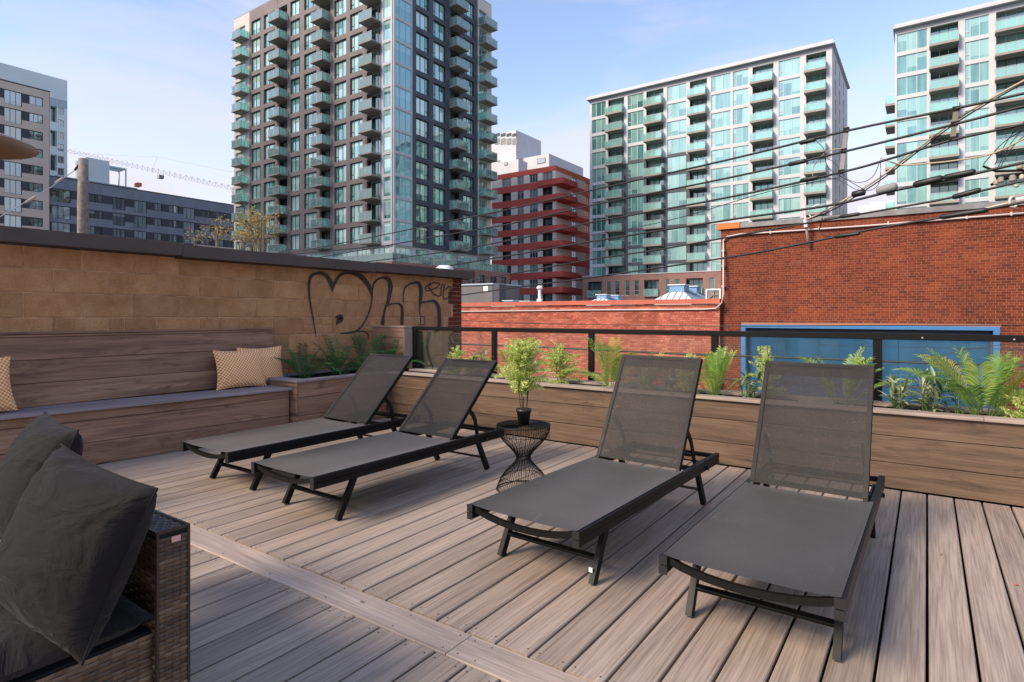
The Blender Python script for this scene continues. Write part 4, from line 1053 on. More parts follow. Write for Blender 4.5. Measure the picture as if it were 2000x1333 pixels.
pole = thing('utility_pole', 'weathered wooden pole rising behind the block wall at left', 'pole', ond(162, 480, 17) * 1.0)
pb = ond(162, 480, 17); pt = ond(163.5, 311, 17); hgt = pt.z - pb.z
pole.location = (pb.x, pb.y, pb.z)
b = MB(); b.tube([(0, 0, -3), (0, 0, hgt * .5), (0.03, 0, hgt)], [.145, .138, .118], 14); b.build('shaft', 'pole_wood', pole, True)
b = MB(); b.lathe([(.121, hgt - .18), (.124, hgt), (.001, hgt + .03)], 14, (.03, 0, 0)); b.build('cap', 'soffit', pole)
b = MB(); q0 = ond(156, 320, 17) - pb; q1 = ond(146, 333, 17) - pb; b.tube([q0, q1], .03, 6); b.build('guy_bracket', 'black_metal', pole)
gw = MB(); gw.tube([ond(146, 333, 17), ond(100, 366, 15.5), ond(0, 424, 13), ond(-60, 460, 12)], .012, 5)
gwo = gw.build('guy_wire', 'galvanized', None, label='thin steel guy wire slanting down left from the wooden pole', cat='cable')
for a, c, r in (((122, 348, 16.2), (108, 358, 15.8), .028), ((68, 385, 14.6), (50, 396, 14.2), .03)):
    b = MB(); b.tube([ond(*a), ond(*c)], r, 6); b.build('sleeve', 'tan_cable', gwo)

# alley cable run lies in the vertical plane between two poles
PR = ond(2000, 300, 9.0); PLt = ond(700, 300, 26.0)
dv = Vector((PLt.x - PR.x, PLt.y - PR.y, 0)); 
def onrun(px, py, off=0.0):
    r = ray(px, py); # solve (r*t) on plan line PR + dv*s
    nn = Vector((-dv.y, dv.x, 0)).normalized(); t_ = (nn.dot(Vector((PR.x, PR.y, 0))) + off) / nn.dot(Vector((r.x, r.y, 0)))
    return Vector((0, 0, EYE)) + r * t_
def smooth(P, n=5):
    o = []
    for i in range(len(P) - 1):
        p0, p1, p2, p3 = P[max(i - 1, 0)], P[i], P[i + 1], P[min(i + 2, len(P) - 1)]
        for k in range(n):
            t = k / n; o.append(.5 * ((2 * p1) + (p2 - p0) * t + (2 * p0 - 5 * p1 + 4 * p2 - p3) * t * t + (3 * p1 - p0 - 3 * p2 + p3) * t ** 3))
    return o + [P[-1]]
def cable(pts, r, label, off=0, mat='cable', grp='cables strung over the alley', fn=None, n=6, name='overhead_cable'):
    fn = fn or (lambda p: onrun(p[0], p[1], off))
    b = MB(); b.tube(smooth([fn(p) for p in pts]), r, n)
    return b.build(name, mat, None, True, label=label, cat='cable', group=grp)
c1 = cable([(2150, 148), (2000, 183), (1868, 212), (1650, 257), (1420, 313), (1150, 373.4), (1000, 408), (850, 438), (700, 469), (545, 498), (480, 510)], .022, 'topmost black cable over the alley, held by both spacer brackets')
c2 = cable([(2150, 172), (2000, 208), (1865, 243), (1647, 297), (1420, 348.5), (1150, 402.7), (1000, 437), (850, 463), (700, 489.7), (600, 507)], .022, 'second black cable from the top, crossing the middle of the brackets')
c3_ = cable([(2150, 206), (2000, 243), (1860, 274), (1740, 310), (1643, 337), (1420, 386.5), (1150, 436), (1000, 469), (850, 495), (700, 513.7)], .022, 'third black cable from the top, held at the bracket bottoms')
c4 = cable([(2150, 290), (2000, 318), (1880, 345), (1750, 372), (1650, 396), (1560, 411), (1420, 430.5), (1150, 473), (1000, 499), (860, 522)], .024, 'black cable carrying thick splice sleeves above the brown brick roof')
c5 = cable([(2150, 320), (1990, 356), (1850, 388), (1700, 415), (1600, 432), (1405, 467), (1280, 489), (1150, 508), (1000, 535), (900, 551)], .020, 'black cable skimming the top edge of the brown brick building')
c6 = cable([(2150, 362), (1990, 397), (1840, 425), (1700, 449), (1560, 478), (1420, 503.6), (1150, 543), (1000, 563), (900, 577), (800, 590)], .022, 'lowest long black cable crossing in front of the brown brick wall')
cable([(1640, 347), (1500, 375), (1330, 425), (1200, 452), (1080, 467)], .008, 'very thin dark wire between the third and fourth cables', .05)
bm_ = [((1654, 248), (1643, 341)), ((1868, 209), (1860, 276))]
for (p, q_), lb_ in zip(bm_, ('long grey metal spacer bracket by the white tower corner', 'shorter rusty spacer bracket in front of the right tower')):
    b = MB(); P_, Q_ = onrun(*p, -.03), onrun(*q_, -.03); b.bar(P_, Q_, .075, .05, Vector((0, 1, 0))); o_ = b.build('spacer_bracket', 'roof_grey' if p[0] < 1700 else 'bark', None, label=lb_, cat='bracket', group='brackets holding the alley cables apart')
    for t_ in (.06, .5, .94):
        b = MB(); c_ = P_.lerp(Q_, t_); b.box(c_.x - .05, c_.x + .05, c_.y - .05, c_.y + .03, c_.z - .03, c_.z + .03)
        b.build('clamp', 'black_metal', o_)
def sleeve(par, a, c, r, mat='black_plastic', off=0):
    b = MB(); A_, C_ = onrun(*a, off), onrun(*c, off); b.tube([A_, A_.lerp(C_, .08), A_.lerp(C_, .92), C_], [r * .6, r, r, r * .6], 8); return b.build('splice_sleeve', mat, par, True)
sleeve(c1, (1562, 280), (1594, 272), .045); sleeve(c2, (1540, 322), (1575, 314), .045); sleeve(c3_, (1563, 354), (1600, 346), .045)
sleeve(c4, (1664, 381), (1690, 375), .06); sleeve(c4, (1712, 374), (1752, 364), .075, 'roof_grey'); sleeve(c4, (1784, 362), (1842, 348), .06); sleeve(c4, (1842, 348), (1906, 335), .05)
sleeve(c5, (1860, 386), (1916, 371), .045); sleeve(c6, (1835, 425), (1930, 410), .045); sleeve(c5, (1640, 424), (1680, 418), .035); sleeve(c6, (1630, 463), (1680, 456), .035)
for i, dy in enumerate((0, 6)):
    cable([(2120, 100 + dy), (2000, 158 + dy * .8), (1880, 226 + dy), (1800, 285 + dy), (1720, 346 + dy), (1640, 397 + dy), (1600, 418 + dy * .6), (1574, 430)], .018 if i == 0 else .012, ('thick tan cable' if i == 0 else 'thin dark line lashed under the tan cable') + ' sweeping down to the roof mast', -.12 - .02 * i, 'tan_cable' if i == 0 else 'cable')
cable([(1720, 309), (1760, 322), (1820, 319), (1880, 312), (1940, 300), (2000, 272), (2080, 240)], .014, 'slack pale wrapped cable hanging between the right pole and third cable', -.1, 'tan_cable')
loops = [([(1594, 276), (1608, 290), (1612, 310), (1616, 325), (1630, 338), (1660, 355), (1690, 372)], .007, 'thin black drop wire curling down from the first splice'),
 ([(1597, 312), (1620, 312), (1640, 330), (1655, 350), (1680, 357), (1705, 345), (1719, 314)], .006, 'thin black wire loop sagging beside the long bracket'),
 ([(1598, 348), (1630, 350), (1650, 358), (1672, 370), (1700, 372), (1718, 355), (1720, 312)], .006, 'lower thin black wire loop under the long bracket'),
 ([(1606, 426), (1603, 440), (1600, 452), (1612, 460), (1640, 464), (1665, 460)], .013, 'black cable loop hanging from the mast onto the brown brick wall'),
 ([(1610, 428), (1640, 424), (1668, 419)], .014, 'short black cable leaving the mast to the right')]
for pts, r_, lb_ in loops: cable(pts, r_, lb_, -.08)
for i, (a, c) in enumerate((((1943, 322), (2010, 228)), ((1948, 330), (2012, 240)), ((1952, 330), (2016, 252)), ((1920, 322), (2010, 245)))):
    cable([a, ((a[0] + c[0]) / 2 - 6, (a[1] + c[1]) / 2 - 4), c, (c[0] + 60, c[1] - 60)], .007, ['leftmost', 'second', 'third', 'lowest'][i] + ' thin drop wire rising right from the insulator cluster', -.1 - .02 * i)
cable([(1585, 425), (1578, 415), (1588, 405), (1600, 400)], .012, 'white curled wire at the head of the roof mast', -.1, 'white_paint')
cable([(1586, 365), (1587, 345), (1590, 325), (1610, 300), (1630, 292), (1650, 291)], .008, 'pale thin wire hooked over the second cable', -.1, 'tan_cable')
mast = thing('service_mast', 'short pale mast with a weatherhead on the brown brick wall', 'mast', (0, 0, 0))
b = MB(); pm_ = [ony(1571, 398, 18.7), ony(1573, 430, 18.7), ony(1579, 480, 18.85)]; b.tube(pm_, [.02, .032, .045], 8); b.build('pipe', 'conduit', mast, True)
b = MB(); b.tube([ony(1573, 428, 18.66), ony(1574, 444, 18.68)], .055, 8); b.build('collar', 'white_paint', mast)
# insulators where the cables meet the pole
ins = thing('insulator_cluster', 'cluster of brown and white porcelain insulators and clamps at the right edge', 'insulator')
def off_(p): return onrun(p[0], p[1], -.14)
for i, (x, y, r, mt) in enumerate(((1955, 352, .05, 'soffit'), (1978, 349, .055, 'soffit'), (1992, 326, .05, 'tan_cable'), (1985, 362, .04, 'porcelain'), (1945, 357, .04, 'tan_cable'), (1996, 346, .04, 'porcelain'))):
    b = MB(); c_ = off_((x, y)); b.lathe([(.001, -r), (r * .6, -r * .9), (r, -r * .3), (r * .7, 0), (r, r * .3), (r * .5, r), (.001, r)], 10, c_); b.build('insulator', mt, ins, True)
b = MB(); b.tube([off_((1935, 362)), off_((1960, 350)), off_((2010, 335))], .022, 6); b.tube([off_((1920, 325)), off_((1945, 335)), off_((2010, 333))], .02, 6); b.build('clamp', 'black_metal', ins)
b = MB(); c_ = off_((1979, 395)); rr_ = .085
b.tube([c_ + Vector((math.cos(t_) * rr_ * .55, math.cos(t_) * rr_ * .3, math.sin(t_) * rr_)) for t_ in [i * PI / 8 for i in range(17)]], .022, 8); b.build('thimble', 'porcelain', ins, True)
b = MB(); b.tube([off_((1986, 392)), off_((2060, 380))], .05, 8); b.tube([off_((1925, 408)), off_((1975, 396))], .02, 6); b.build('strain_clamp', 'porcelain', ins)
up2 = thing('utility_pole', 'wooden utility pole just outside the right edge carrying the alley cables', 'pole')
pp = onrun(2110, 300, -.1); b = MB(); b.tube([(pp.x, pp.y, -4.4), (pp.x, pp.y, 7)], [.17, .14], 12); b.build('shaft', 'pole_wood', up2, True)
# lower street cables behind the railing
lowc = [([(880, 625), (1000, 631), (1150, 634), (1410, 637.5), (1700, 636), (2000, 635.5), (2100, 635)], .011, 'thin black cable above the railing in front of the brick walls', 14),
 ([(880, 672), (1040, 678), (1150, 683), (1300, 690), (1400, 694), (1570, 700), (1700, 705), (1850, 711), (2000, 714), (2080, 716)], .024, 'thick bundled black cable seen through the railing glass', 13),
 ([(1000, 721), (1150, 729), (1300, 737), (1440, 742), (1600, 750), (1800, 758), (1950, 763), (2060, 768)], .016, 'black cable low behind the planter plants', 12),
 ([(1600, 674), (1750, 678), (1900, 681), (2050, 683)], .006, 'hair thin wire across the blue window just under the rail', 15),
 ([(1720, 716), (1800, 702), (1900, 682), (2000, 668)], .007, 'thin wire slanting up right across the blue window', 15)]
for pts, r_, lb_, Yc in lowc: cable(pts, r_, lb_, fn=(lambda p, Y=Yc: ony(p[0], p[1], Y)), grp='street cables below rail height')

# ---------------------------------------------------------------- thin autumn tree behind the wall
def twig_tree(px, pybase, pytop, d, label, n=9, spread=.9, leaves=420, gl='autumn_leaf'):
    base = ond(px, pybase, d); top = ond(px, pytop, d).z; t = thing('young_tree', label, 'tree', base)
    H_ = top - base.z; tr = MB(); lf = MB()
    for i in range(n):
        a = random.uniform(0, 2 * PI); lean = random.uniform(.1, spread) * H_ * .42; hh_ = H_ * random.uniform(.6, 1.0)
        P = [Vector((random.uniform(-.1, .1), random.uniform(-.1, .1), -1.2)), Vector((math.cos(a) * lean * .3, math.sin(a) * lean * .3, hh_ * .35)), Vector((math.cos(a) * lean * .7, math.sin(a) * lean * .7, hh_ * .7)), Vector((math.cos(a) * lean, math.sin(a) * lean, hh_))]
        sp_ = smooth(P, 4); tr.tube(sp_, [.035 * (1 - .8 * k / len(sp_)) for k in range(len(sp_))], 5)
        for k in range(5):
            q_ = sp_[random.randint(4, len(sp_) - 2)]; e = q_ + Vector((random.uniform(-.5, .5), random.uniform(-.5, .5), random.uniform(.1, .5))); tr.tube([q_, e], [.01, .004], 3)
            for _ in range(leaves // (n * 5)):
                c_ = q_.lerp(e, random.uniform(.3, 1.1)) + Vector([random.gauss(0, .10) for _ in range(3)]); r = random.uniform(.03, .06)
                u = Vector([random.gauss(0, 1) for _ in range(3)]).normalized(); w_ = u.orthogonal().normalized()
                lf.add([c_ + u * r, c_ + w_ * r * .5, c_ - u * r, c_ - w_ * r * .5], [(0, 1, 2, 3)], random.random())
    tr.build('trunk', 'bark', t); lf.build('crown', gl, t, kind='stuff')
twig_tree(508, 505, 408, 24, 'thin tree with yellow autumn leaves above the wall before the dark tower', 13, 1.2, 700)
twig_tree(472, 500, 455, 22, 'small yellow leaved shrub left of the autumn tree behind the wall', 7, 1.5, 260)
twig_tree(425, 495, 430, 26, 'sparse upright yellowish tree in front of the grey block', 4, .45, 170)
twig_tree(382, 490, 462, 26, 'tiny sprig of green leaves poking over the wall flashing', 3, .5, 60)
# rooftop rags beside wall flashing
b = MB(); c_ = onx(868, 527, -9.0); b.lathe([(.001, .10), (.12, .09), (.21, .03), (.22, -.15)], 12, c_)
b.build('roof_turbine', 'white_paint', None, True, label='small white dome vent showing above the wall flashing', cat='vent')

# ================================================================= loungers
def lounger(back_ang, backlen, label):
    t = thing('sun_lounger', label, 'sun lounger', (0, 0, 0), 0, 'black mesh sun loungers on the deck')
    W_, Ln, ZT = .62, 1.80, .305; hx = W_ / 2
    hy = 1.205
    for sx in (-1, 1):
        b = MB(); b.cbox(0, Ln, -.0155, .0155, -.033, 0, .003); b.cbox(0, Ln, -.0135, .0135, -.068, -.0345, .003)
        o = b.build('side_rail', 'black_metal', t); o.location = (sx * (hx - .0155), 0, ZT); o.rotation_euler = (0, 0, PI / 2)
        b = MB(); b.box(-.0165, .0165, -.004, 0, -.032, .001); b.box(-.0165, .0165, -.004, 0, -.069, -.036); o2 = b.build('end_cap', 'black_plastic', o); o2.rotation_euler = (0, 0, -PI / 2)
    n = 12; P = []
    for i in range(n + 1):
        u = i / n * 2 - 1; P.append(Vector((u * (hx - .03), .022, ZT - .018 - .042 * (1 - u * u) ** .8)))
    b = MB()
    for p, q_ in zip(P, P[1:]): b.bar(p, q_ + (q_ - p) * .03, .020, .026)
    b.build('front_crossbar', 'black_metal', t)
    for yy, zz in ((1.782, ZT - .02), (1.47, ZT - .045), (1.245, ZT - .05), (.62, ZT - .055)):
        b = MB(); b.cbox(-hx + .03, hx - .03, -.012, .012, -.014, .014, .003); o = b.build('crossbar', 'black_metal', t); o.location = (0, yy, zz)
    # seat sling, lightly sagging
    b = MB(); nx, ny = 12, 16; sw = hx - .012
    for j in range(ny + 1):
        for i in range(nx + 1):
            u = i / nx * 2 - 1; v_ = j / ny
            sag = .023 * (1 - u ** 4) * (.35 + .65 * math.sin(PI * min(max(v_, .04), .96)))
            b.v.append((u * sw, .004 + v_ * (hy - .004), ZT + .0035 - sag))
    for j in range(ny):
        for i in range(nx): k = j * (nx + 1) + i; b.f.append((k, k + 1, k + nx + 2, k + nx + 1)); b.t.append(.5)
    b.build('seat_sling', 'seat_mesh', t, True)
    ca, sa = math.cos(back_ang), math.sin(back_ang); H0 = Vector((0, hy, ZT - .005)); D_ = Vector((0, ca, sa)); Nn = Vector((0, -sa, ca))
    for sx in (-1, 1):
        b = MB(); p = H0 + Vector((sx * (hx - .045), 0, 0)); b.bar(p, p + D_ * backlen, .022, .028, Nn, c=.003); fo = b.build('back_rail', 'black_metal', t)
    b = MB(); p = H0 + D_ * (backlen - .011); b.bar(p + Vector((-hx + .034, 0, 0)), p + Vector((hx - .034, 0, 0)), .022, .024, Nn, c=.003); b.build('top_bar', 'black_metal', t)
    b = MB(); sw = hx - .036
    for j in range(ny + 1):
        for i in range(nx + 1):
            u = i / nx * 2 - 1; v_ = j / ny; sag = .014 * (1 - u ** 4) * (.3 + .7 * math.sin(PI * min(max(v_, .05), .95)))
            b.v.append(tuple(H0 + D_ * (.012 + v_ * (backlen - .006)) + Nn * (.0165 - sag) + Vector((u * sw, 0, 0))))
    for j in range(ny):
        for i in range(nx): k = j * (nx + 1) + i; b.f.append((k, k + 1, k + nx + 2, k + nx + 1)); b.t.append(.5)
    o = b.build('back_sling', 'sling_mesh', t, True)
    b = MB(); q0 = H0 + D_ * (backlen - .075) + Nn * .0; b.add([q0 + Vector((-sw, 0, 0)), q0 + Vector((sw, 0, 0)), q0 + D_ * .07 + Vector((sw, 0, 0)), q0 + D_ * .07 + Vector((-sw, 0, 0))], [(0, 1, 2, 3)]); b.build('sleeve_hem', 'sling_mesh', t)
    for sg in (-1, 1):
        b = MB(); q0 = H0 + D_ * .015 + Nn * .020 + Vector((sg * sw, 0, 0)); e_ = D_ * (backlen - .03); k_ = Vector((-sg * .022, 0, 0)); b.add([q0, q0 + k_ - Nn * .002, q0 + k_ - Nn * .002 + e_, q0 + e_], [(0, 1, 2, 3)]); b.build('side_hem', 'seat_mesh', t)
    # props behind the backrest
    for sx in (-1, 1):
        x = sx * (hx - .075); a_ = H0 + D_ * (backlen * .40) + Nn * -.02; e = Vector((0, hy + .34, ZT - .02)); md = a_.lerp(e, .5) + Vector((0, .022, .02))
        b = MB(); P = smooth([Vector((x, a_.y, a_.z)), Vector((x, md.y, md.z)), Vector((x, e.y, e.z)), Vector((x, e.y + .035, e.z - .03))], 3)
        for p, q_ in zip(P, P[1:]): b.bar(p, q_, .010, .032, Vector((1, 0, 0)).cross(Vector((0, 0, 1))))
        b.build('prop_arm', 'black_metal', t)
        b = MB(); b.cbox(0, .26, -.006, .006, -.02, .0, .002); o = b.build('ratchet_bar', 'black_metal', t); o.location = (sx * (hx - .042), hy + .16, ZT - .010); o.rotation_euler = (0, 0, PI / 2)
    b = MB(); b.cbox(-hx + .07, hx - .07, -.009, .009, -.009, .009, .002); o = b.build('prop_crossbar', 'black_metal', t); o.location = (0, hy + .30, ZT + .03)
    # legs
    for nm, yf, yt in (('front', .20, .345), ('rear', 1.635, 1.50)):
        for sx in (-1, 1):
            x = sx * (hx - .048); b = MB(); p, q_ = Vector((x, yf, .0)), Vector((x, yt, ZT - .03)); d_ = (q_ - p).normalized()
            hw = .019; w2 = .013; vs = []
            for pt_, cutz in ((p, 1), (q_, 0)):
                for ax in (-w2, w2):
                    for ay in (-hw, hw): vs.append(Vector((pt_.x + ax, pt_.y + ay, pt_.z + (.012 if (cutz and ay * (yt - yf) < 0) else 0))))
            b.add(vs, [(0, 1, 3, 2), (4, 6, 7, 5), (0, 4, 5, 1), (1, 5, 7, 3), (3, 7, 6, 2), (2, 6, 4, 0)]); b.build('leg', 'black_metal', t)
        ys_ = yf + (yt - yf) * .36; b = MB(); b.cbox(-hx + .062, hx - .062, -.014, .014, -.008, .008, .002); o = b.build('stretcher', 'black_metal', t); o.location = (0, ys_, .105); o.rotation_euler = (.35 if nm == 'front' else -.35, 0, 0)
    b = MB(); b.lathe([(.001, 0), (.012, 0), (.014, .012), (.001, .014)], 10)
    bm__ = b.mesh('pivot_bolt', 'black_plastic')
    for sx in (-1, 1): put('pivot_bolt', bm__, t, (sx * (hx + .0), 1.56, ZT - .05), (0, sx * PI / 2, 0))
    return t
A45, A60 = math.radians(44.5), math.radians(59.5)
l1 = lounger(A45, .765, 'leftmost black mesh lounger, nearest the planter with palms'); l1.location = (-4.085, 2.13, 0)
l2 = copy_tree(l1); l2.location = (-3.115, 2.08, 0); l2['label'] = 'second black mesh lounger from the left, beside the wire side table'; l2.rotation_euler = (0, 0, math.radians(-.5))
l3 = lounger(A60, .735, 'third black mesh lounger with raised back and white sticker on its leg'); l3.location = (-1.502, 2.203, 0); l3.rotation_euler = (0, 0, math.radians(-2.2))
l4 = copy_tree(l3); l4.location = (-.523, 2.160, 0); l4['label'] = 'rightmost and nearest black mesh lounger, see-through upright back'; l4.rotation_euler = (0, 0, math.radians(-.6))
b = MB(); b.box(.243, .262, -.002, .0, 0, .022); st = b.build('sticker', 'sticker', l3); st.location = (0, .2, .055)

# ================================================================= wire side table and potted fern
tb = thing('side_table', 'round black wire hourglass side table between the loungers', 'side table', (-2.315, 3.445, 0))
prof = [(.188, .0), (.180, .03), (.160, .075), (.125, .125), (.080, .170), (.055, .200), (.050, .220), (.058, .245), (.090, .285), (.130, .325), (.165, .37), (.183, .41), (.188, .445)]
sp_ = smooth([Vector((r, 0, z)) for r, z in prof], 2)
wr = MB()
for k in range(64):
    a = 2 * PI * k / 64; ca, sa = math.cos(a), math.sin(a); wr.tube([Vector((p.x * ca, p.x * sa, p.z)) for p in sp_], .0019, 4, cap=False)
wr.build('wire_cage', 'black_metal', tb, kind='stuff')
for r, z, w_ in ((.188, .447, .004), (.188, .003, .004), (.050, .215, .003), (.170, .38, .002), (.150, .09, .002)):
    b = MB(); b.tube([Vector((r * math.cos(2 * PI * k / 40), r * math.sin(2 * PI * k / 40), z)) for k in range(41)], w_, 5, cap=False); b.build('ring', 'black_metal', tb)
b = MB()
for k in range(96):
    a = 2 * PI * k / 96; b.tube([Vector((.02 * math.cos(a), .02 * math.sin(a), .4475)), Vector((.186 * math.cos(a), .186 * math.sin(a), .4475))], .0016, 3, cap=False)
for r in (.03, .07, .11, .15): b.tube([Vector((r * math.cos(2 * PI * k / 32), r * math.sin(2 * PI * k / 32), .446)) for k in range(33)], .0014, 4, cap=False)
b.lathe([(.001, .4485), (.05, .4485)], 20)
b.build('table_top', 'black_metal', tb)
pp_ = thing('potted_plant', 'bright lime fern-like plant in a small black pot on the wire table', 'plant', (-2.315, 3.45, .452))
b = MB(); b.lathe([(.001, 0), (.037, 0), (.050, .085), (.054, .086), (.056, .108), (.050, .108), (.047, .09), (.001, .09)], 24); b.build('pot', 'pot', pp_, True)
b = MB(); b.lathe([(.001, .094), (.048, .092)], 16); b.build('soil', 'soil', pp_)
def leaf(mb, c, u, n, l, w, tone):
    s_ = u.cross(n); s_ = s_.normalized() if s_.length > 1e-6 else u.orthogonal().normalized()
    mb.add([c, c + u * l * .5 + s_ * w, c + u * l, c + u * l * .5 - s_ * w], [(0, 1, 2, 3)], tone)
def rv(s_=1): return Vector([random.gauss(0, s_) for _ in range(3)])
def sprig(lf, st, base, d, L_, curl, tone0, ln=.028, dens=1.0, side=.5):
    """one feathery frond: a thin rib carrying side twigs of tiny leaves"""
    d = d.normalized(); p = base.copy(); n = int(10 * dens) + 2; pts = [p.copy()]
    for i in range(n):
        d = (d + Vector((0, 0, curl / n)) + rv(.04)).normalized(); p = p + d * L_ / n; pts.append(p.copy())
        f = (i + 1) / n; wl = L_ * .38 * math.sin(PI * (.15 + .8 * (1 - f) ** .8)) * side * 2
        sd = d.cross(Vector((0, 0, 1))); sd = sd.normalized() if sd.length > .01 else Vector((1, 0, 0))
        for sg in (-1, 1):
            tw = (sd * sg + d * .7 + rv(.15)).normalized(); m = max(3, int(wl / .012))
            for j in range(m):
                c_ = p + tw * wl * (j + 1) / m
                for e in (-1, 1):
                    u = (tw * .6 + d * e * .7 + rv(.35)).normalized(); leaf(lf, c_, u, rv(), ln * random.uniform(.6, 1.1), ln * .17, min(1, max(0, tone0 + random.gauss(0, .18))))
    st.tube(pts, [.0022 * (1 - .7 * i / len(pts)) for i in range(len(pts))], 4, cap=False)
def fern_bush(t, H_, R_, nst, lmat, z0=.09, first=.35, tall=1, dens=1.0, ln=.028, smat='stem_brown'):
    lf, st = MB(), MB()
    for s_ in range(nst):
        a = 2 * PI * s_ / nst + random.uniform(-.3, .3); top = Vector((math.cos(a) * R_ * .30, math.sin(a) * R_ * .30, H_ * random.uniform(.72, 1.0) if s_ else H_))
        if s_ == 0: top.x *= .2; top.y *= .2
        b0 = Vector((math.cos(a) * .022, math.sin(a) * .022, z0)); P = smooth([b0, b0.lerp(top, .5) + Vector((math.cos(a) * .01, math.sin(a) * .01, 0)), top], 5)
        st.tube(P, [.0042 * (1 - .6 * i / len(P)) for i in range(len(P))], 5)
        for k in range(int(9 * dens)):
            f = first + (1 - first) * (k + random.random()) / 9; f = min(f, .98); q_ = b0.lerp(top, f)
            az = random.uniform(0, 2 * PI); u = Vector((math.cos(az), math.sin(az), random.uniform(.0, 2.0)))
            prof_ = math.sin(PI * min(1, (1 - f) * .75 + .16))
            sprig(lf, st, q_, u, R_ * random.uniform(.45, 1.05) * (.35 + .75 * prof_), -.5, random.uniform(.3, .8), ln, .8)
        sprig(lf, st, top - Vector((0, 0, .03)), Vector((0, 0, 1)) + rv(.1), R_ * .4, 0, .7, ln, .8)
    st.build('stem', smat, t); lf.build('foliage', lmat, t, kind='stuff')
fern_bush(pp_, .535, .175, 6, 'fern_leaf', first=.26, ln=.022, dens=1.5)

def palm(loc, H_, nf, L_, label, mat='palm_leaf', grp='plants in the planter boxes', az0=None, tone=.4, ll=.12, elev=(.55, 1.35), alt=None, pairs=20):
    t = thing('palm_plant', label, 'plant', loc, 0, grp); st = MB()
    for i in range(nf):
        az = (az0[i % len(az0)] if az0 else 2 * PI * i / nf) + random.uniform(-.25, .25); e = random.uniform(*elev); l = L_ * random.uniform(.75, 1.08)
        d = Vector((math.cos(az) * math.cos(e), math.sin(az) * math.cos(e), math.sin(e))); p = Vector((math.cos(az) * .015, math.sin(az) * .015, 0)); n = 14; pts = [p.copy()]; ds = [d.copy()]
        droop = random.uniform(.9, 1.6) * (1.3 - e / 1.6)
        for k in range(n):
            f = k / n; d = (d + Vector((0, 0, -droop * f * .16 * 1.2))).normalized(); p = p + d * l / n; pts.append(p.copy()); ds.append(d.copy())
        fb = MB(); fb.tube(pts, [.0035 * (1 - .75 * k / len(pts)) for k in range(len(pts))], 4, .3, cap=False)
        tn = min(1, max(0, tone + random.gauss(0, .2)))
        for k in range(pairs):
            f = .28 + .72 * (k + .5) / pairs; x = f * n; j = min(int(x), n - 1); c_ = pts[j].lerp(pts[j + 1], x - j); dd = ds[j]
            sd = dd.cross(Vector((0, 0, 1))); sd = sd.normalized() if sd.length > .01 else Vector((1, 0, 0)); up_ = sd.cross(dd)
            w_ = ll * math.sin(PI * (.22 + .70 * (1 - (f - .28) / .72))) * random.uniform(.85, 1.1)
            for sg in (-1, 1):
                u = (sd * sg * .75 + dd * .75 + up_ * .22 + rv(.05)).normalized(); m_ = c_ + u * w_ * .5; e_ = c_ + u * w_ + Vector((0, 0, -w_ * .28)); wd = dd * .0056
                fb.add([c_ - wd * .4, c_ + wd * .4, m_ + wd, e_, m_ - wd], [(0, 1, 2, 4), (4, 2, 3)], min(1, max(0, tn + random.gauss(0, .1))))
        fb.build('frond', alt if (alt and i in (1, 4)) else mat, t)
    return t
def planter_pt(px, Y=5.15): return Vector((X_(px, Y), Y, .468))
GP = 'plants in the planter boxes'
lp1 = onz(602, 737, .468); lp2 = onz(672, 724, .468)
palm((-5.70, 4.08, .468), .4, 15, .50, 'dark green palm beside the gold cushions in the corner planter', tone=.3, ll=.10)
palm((-5.70, 4.55, .468), .4, 18, .58, 'middle dark green palm in the corner planter, fronds arching both ways', tone=.32, ll=.11)
palm((-5.68, 4.95, .468), .4, 16, .56, 'dark green palm in the corner planter right behind the leftmost lounger', tone=.35, ll=.11)
palm((-5.50, 5.18, .468), .4, 12, .46, 'small dark palm at the foot of the wood clad column', tone=.3, ll=.10)
def fern(px, H_, R_, nst, label, mat='fern_leaf', Y=5.15, dens=.8, ln=.019, nm='fern_plant'):
    t = thing(nm, label, 'plant', planter_pt(px, Y), 0, GP); fern_bush(t, H_, R_, nst, mat, 0, .2, 1, dens, ln, 'stem_green'); return t
fern(893, .37, .13, 4, 'pale green fern sprigs left of the first railing post in view', 'fern_leaf')
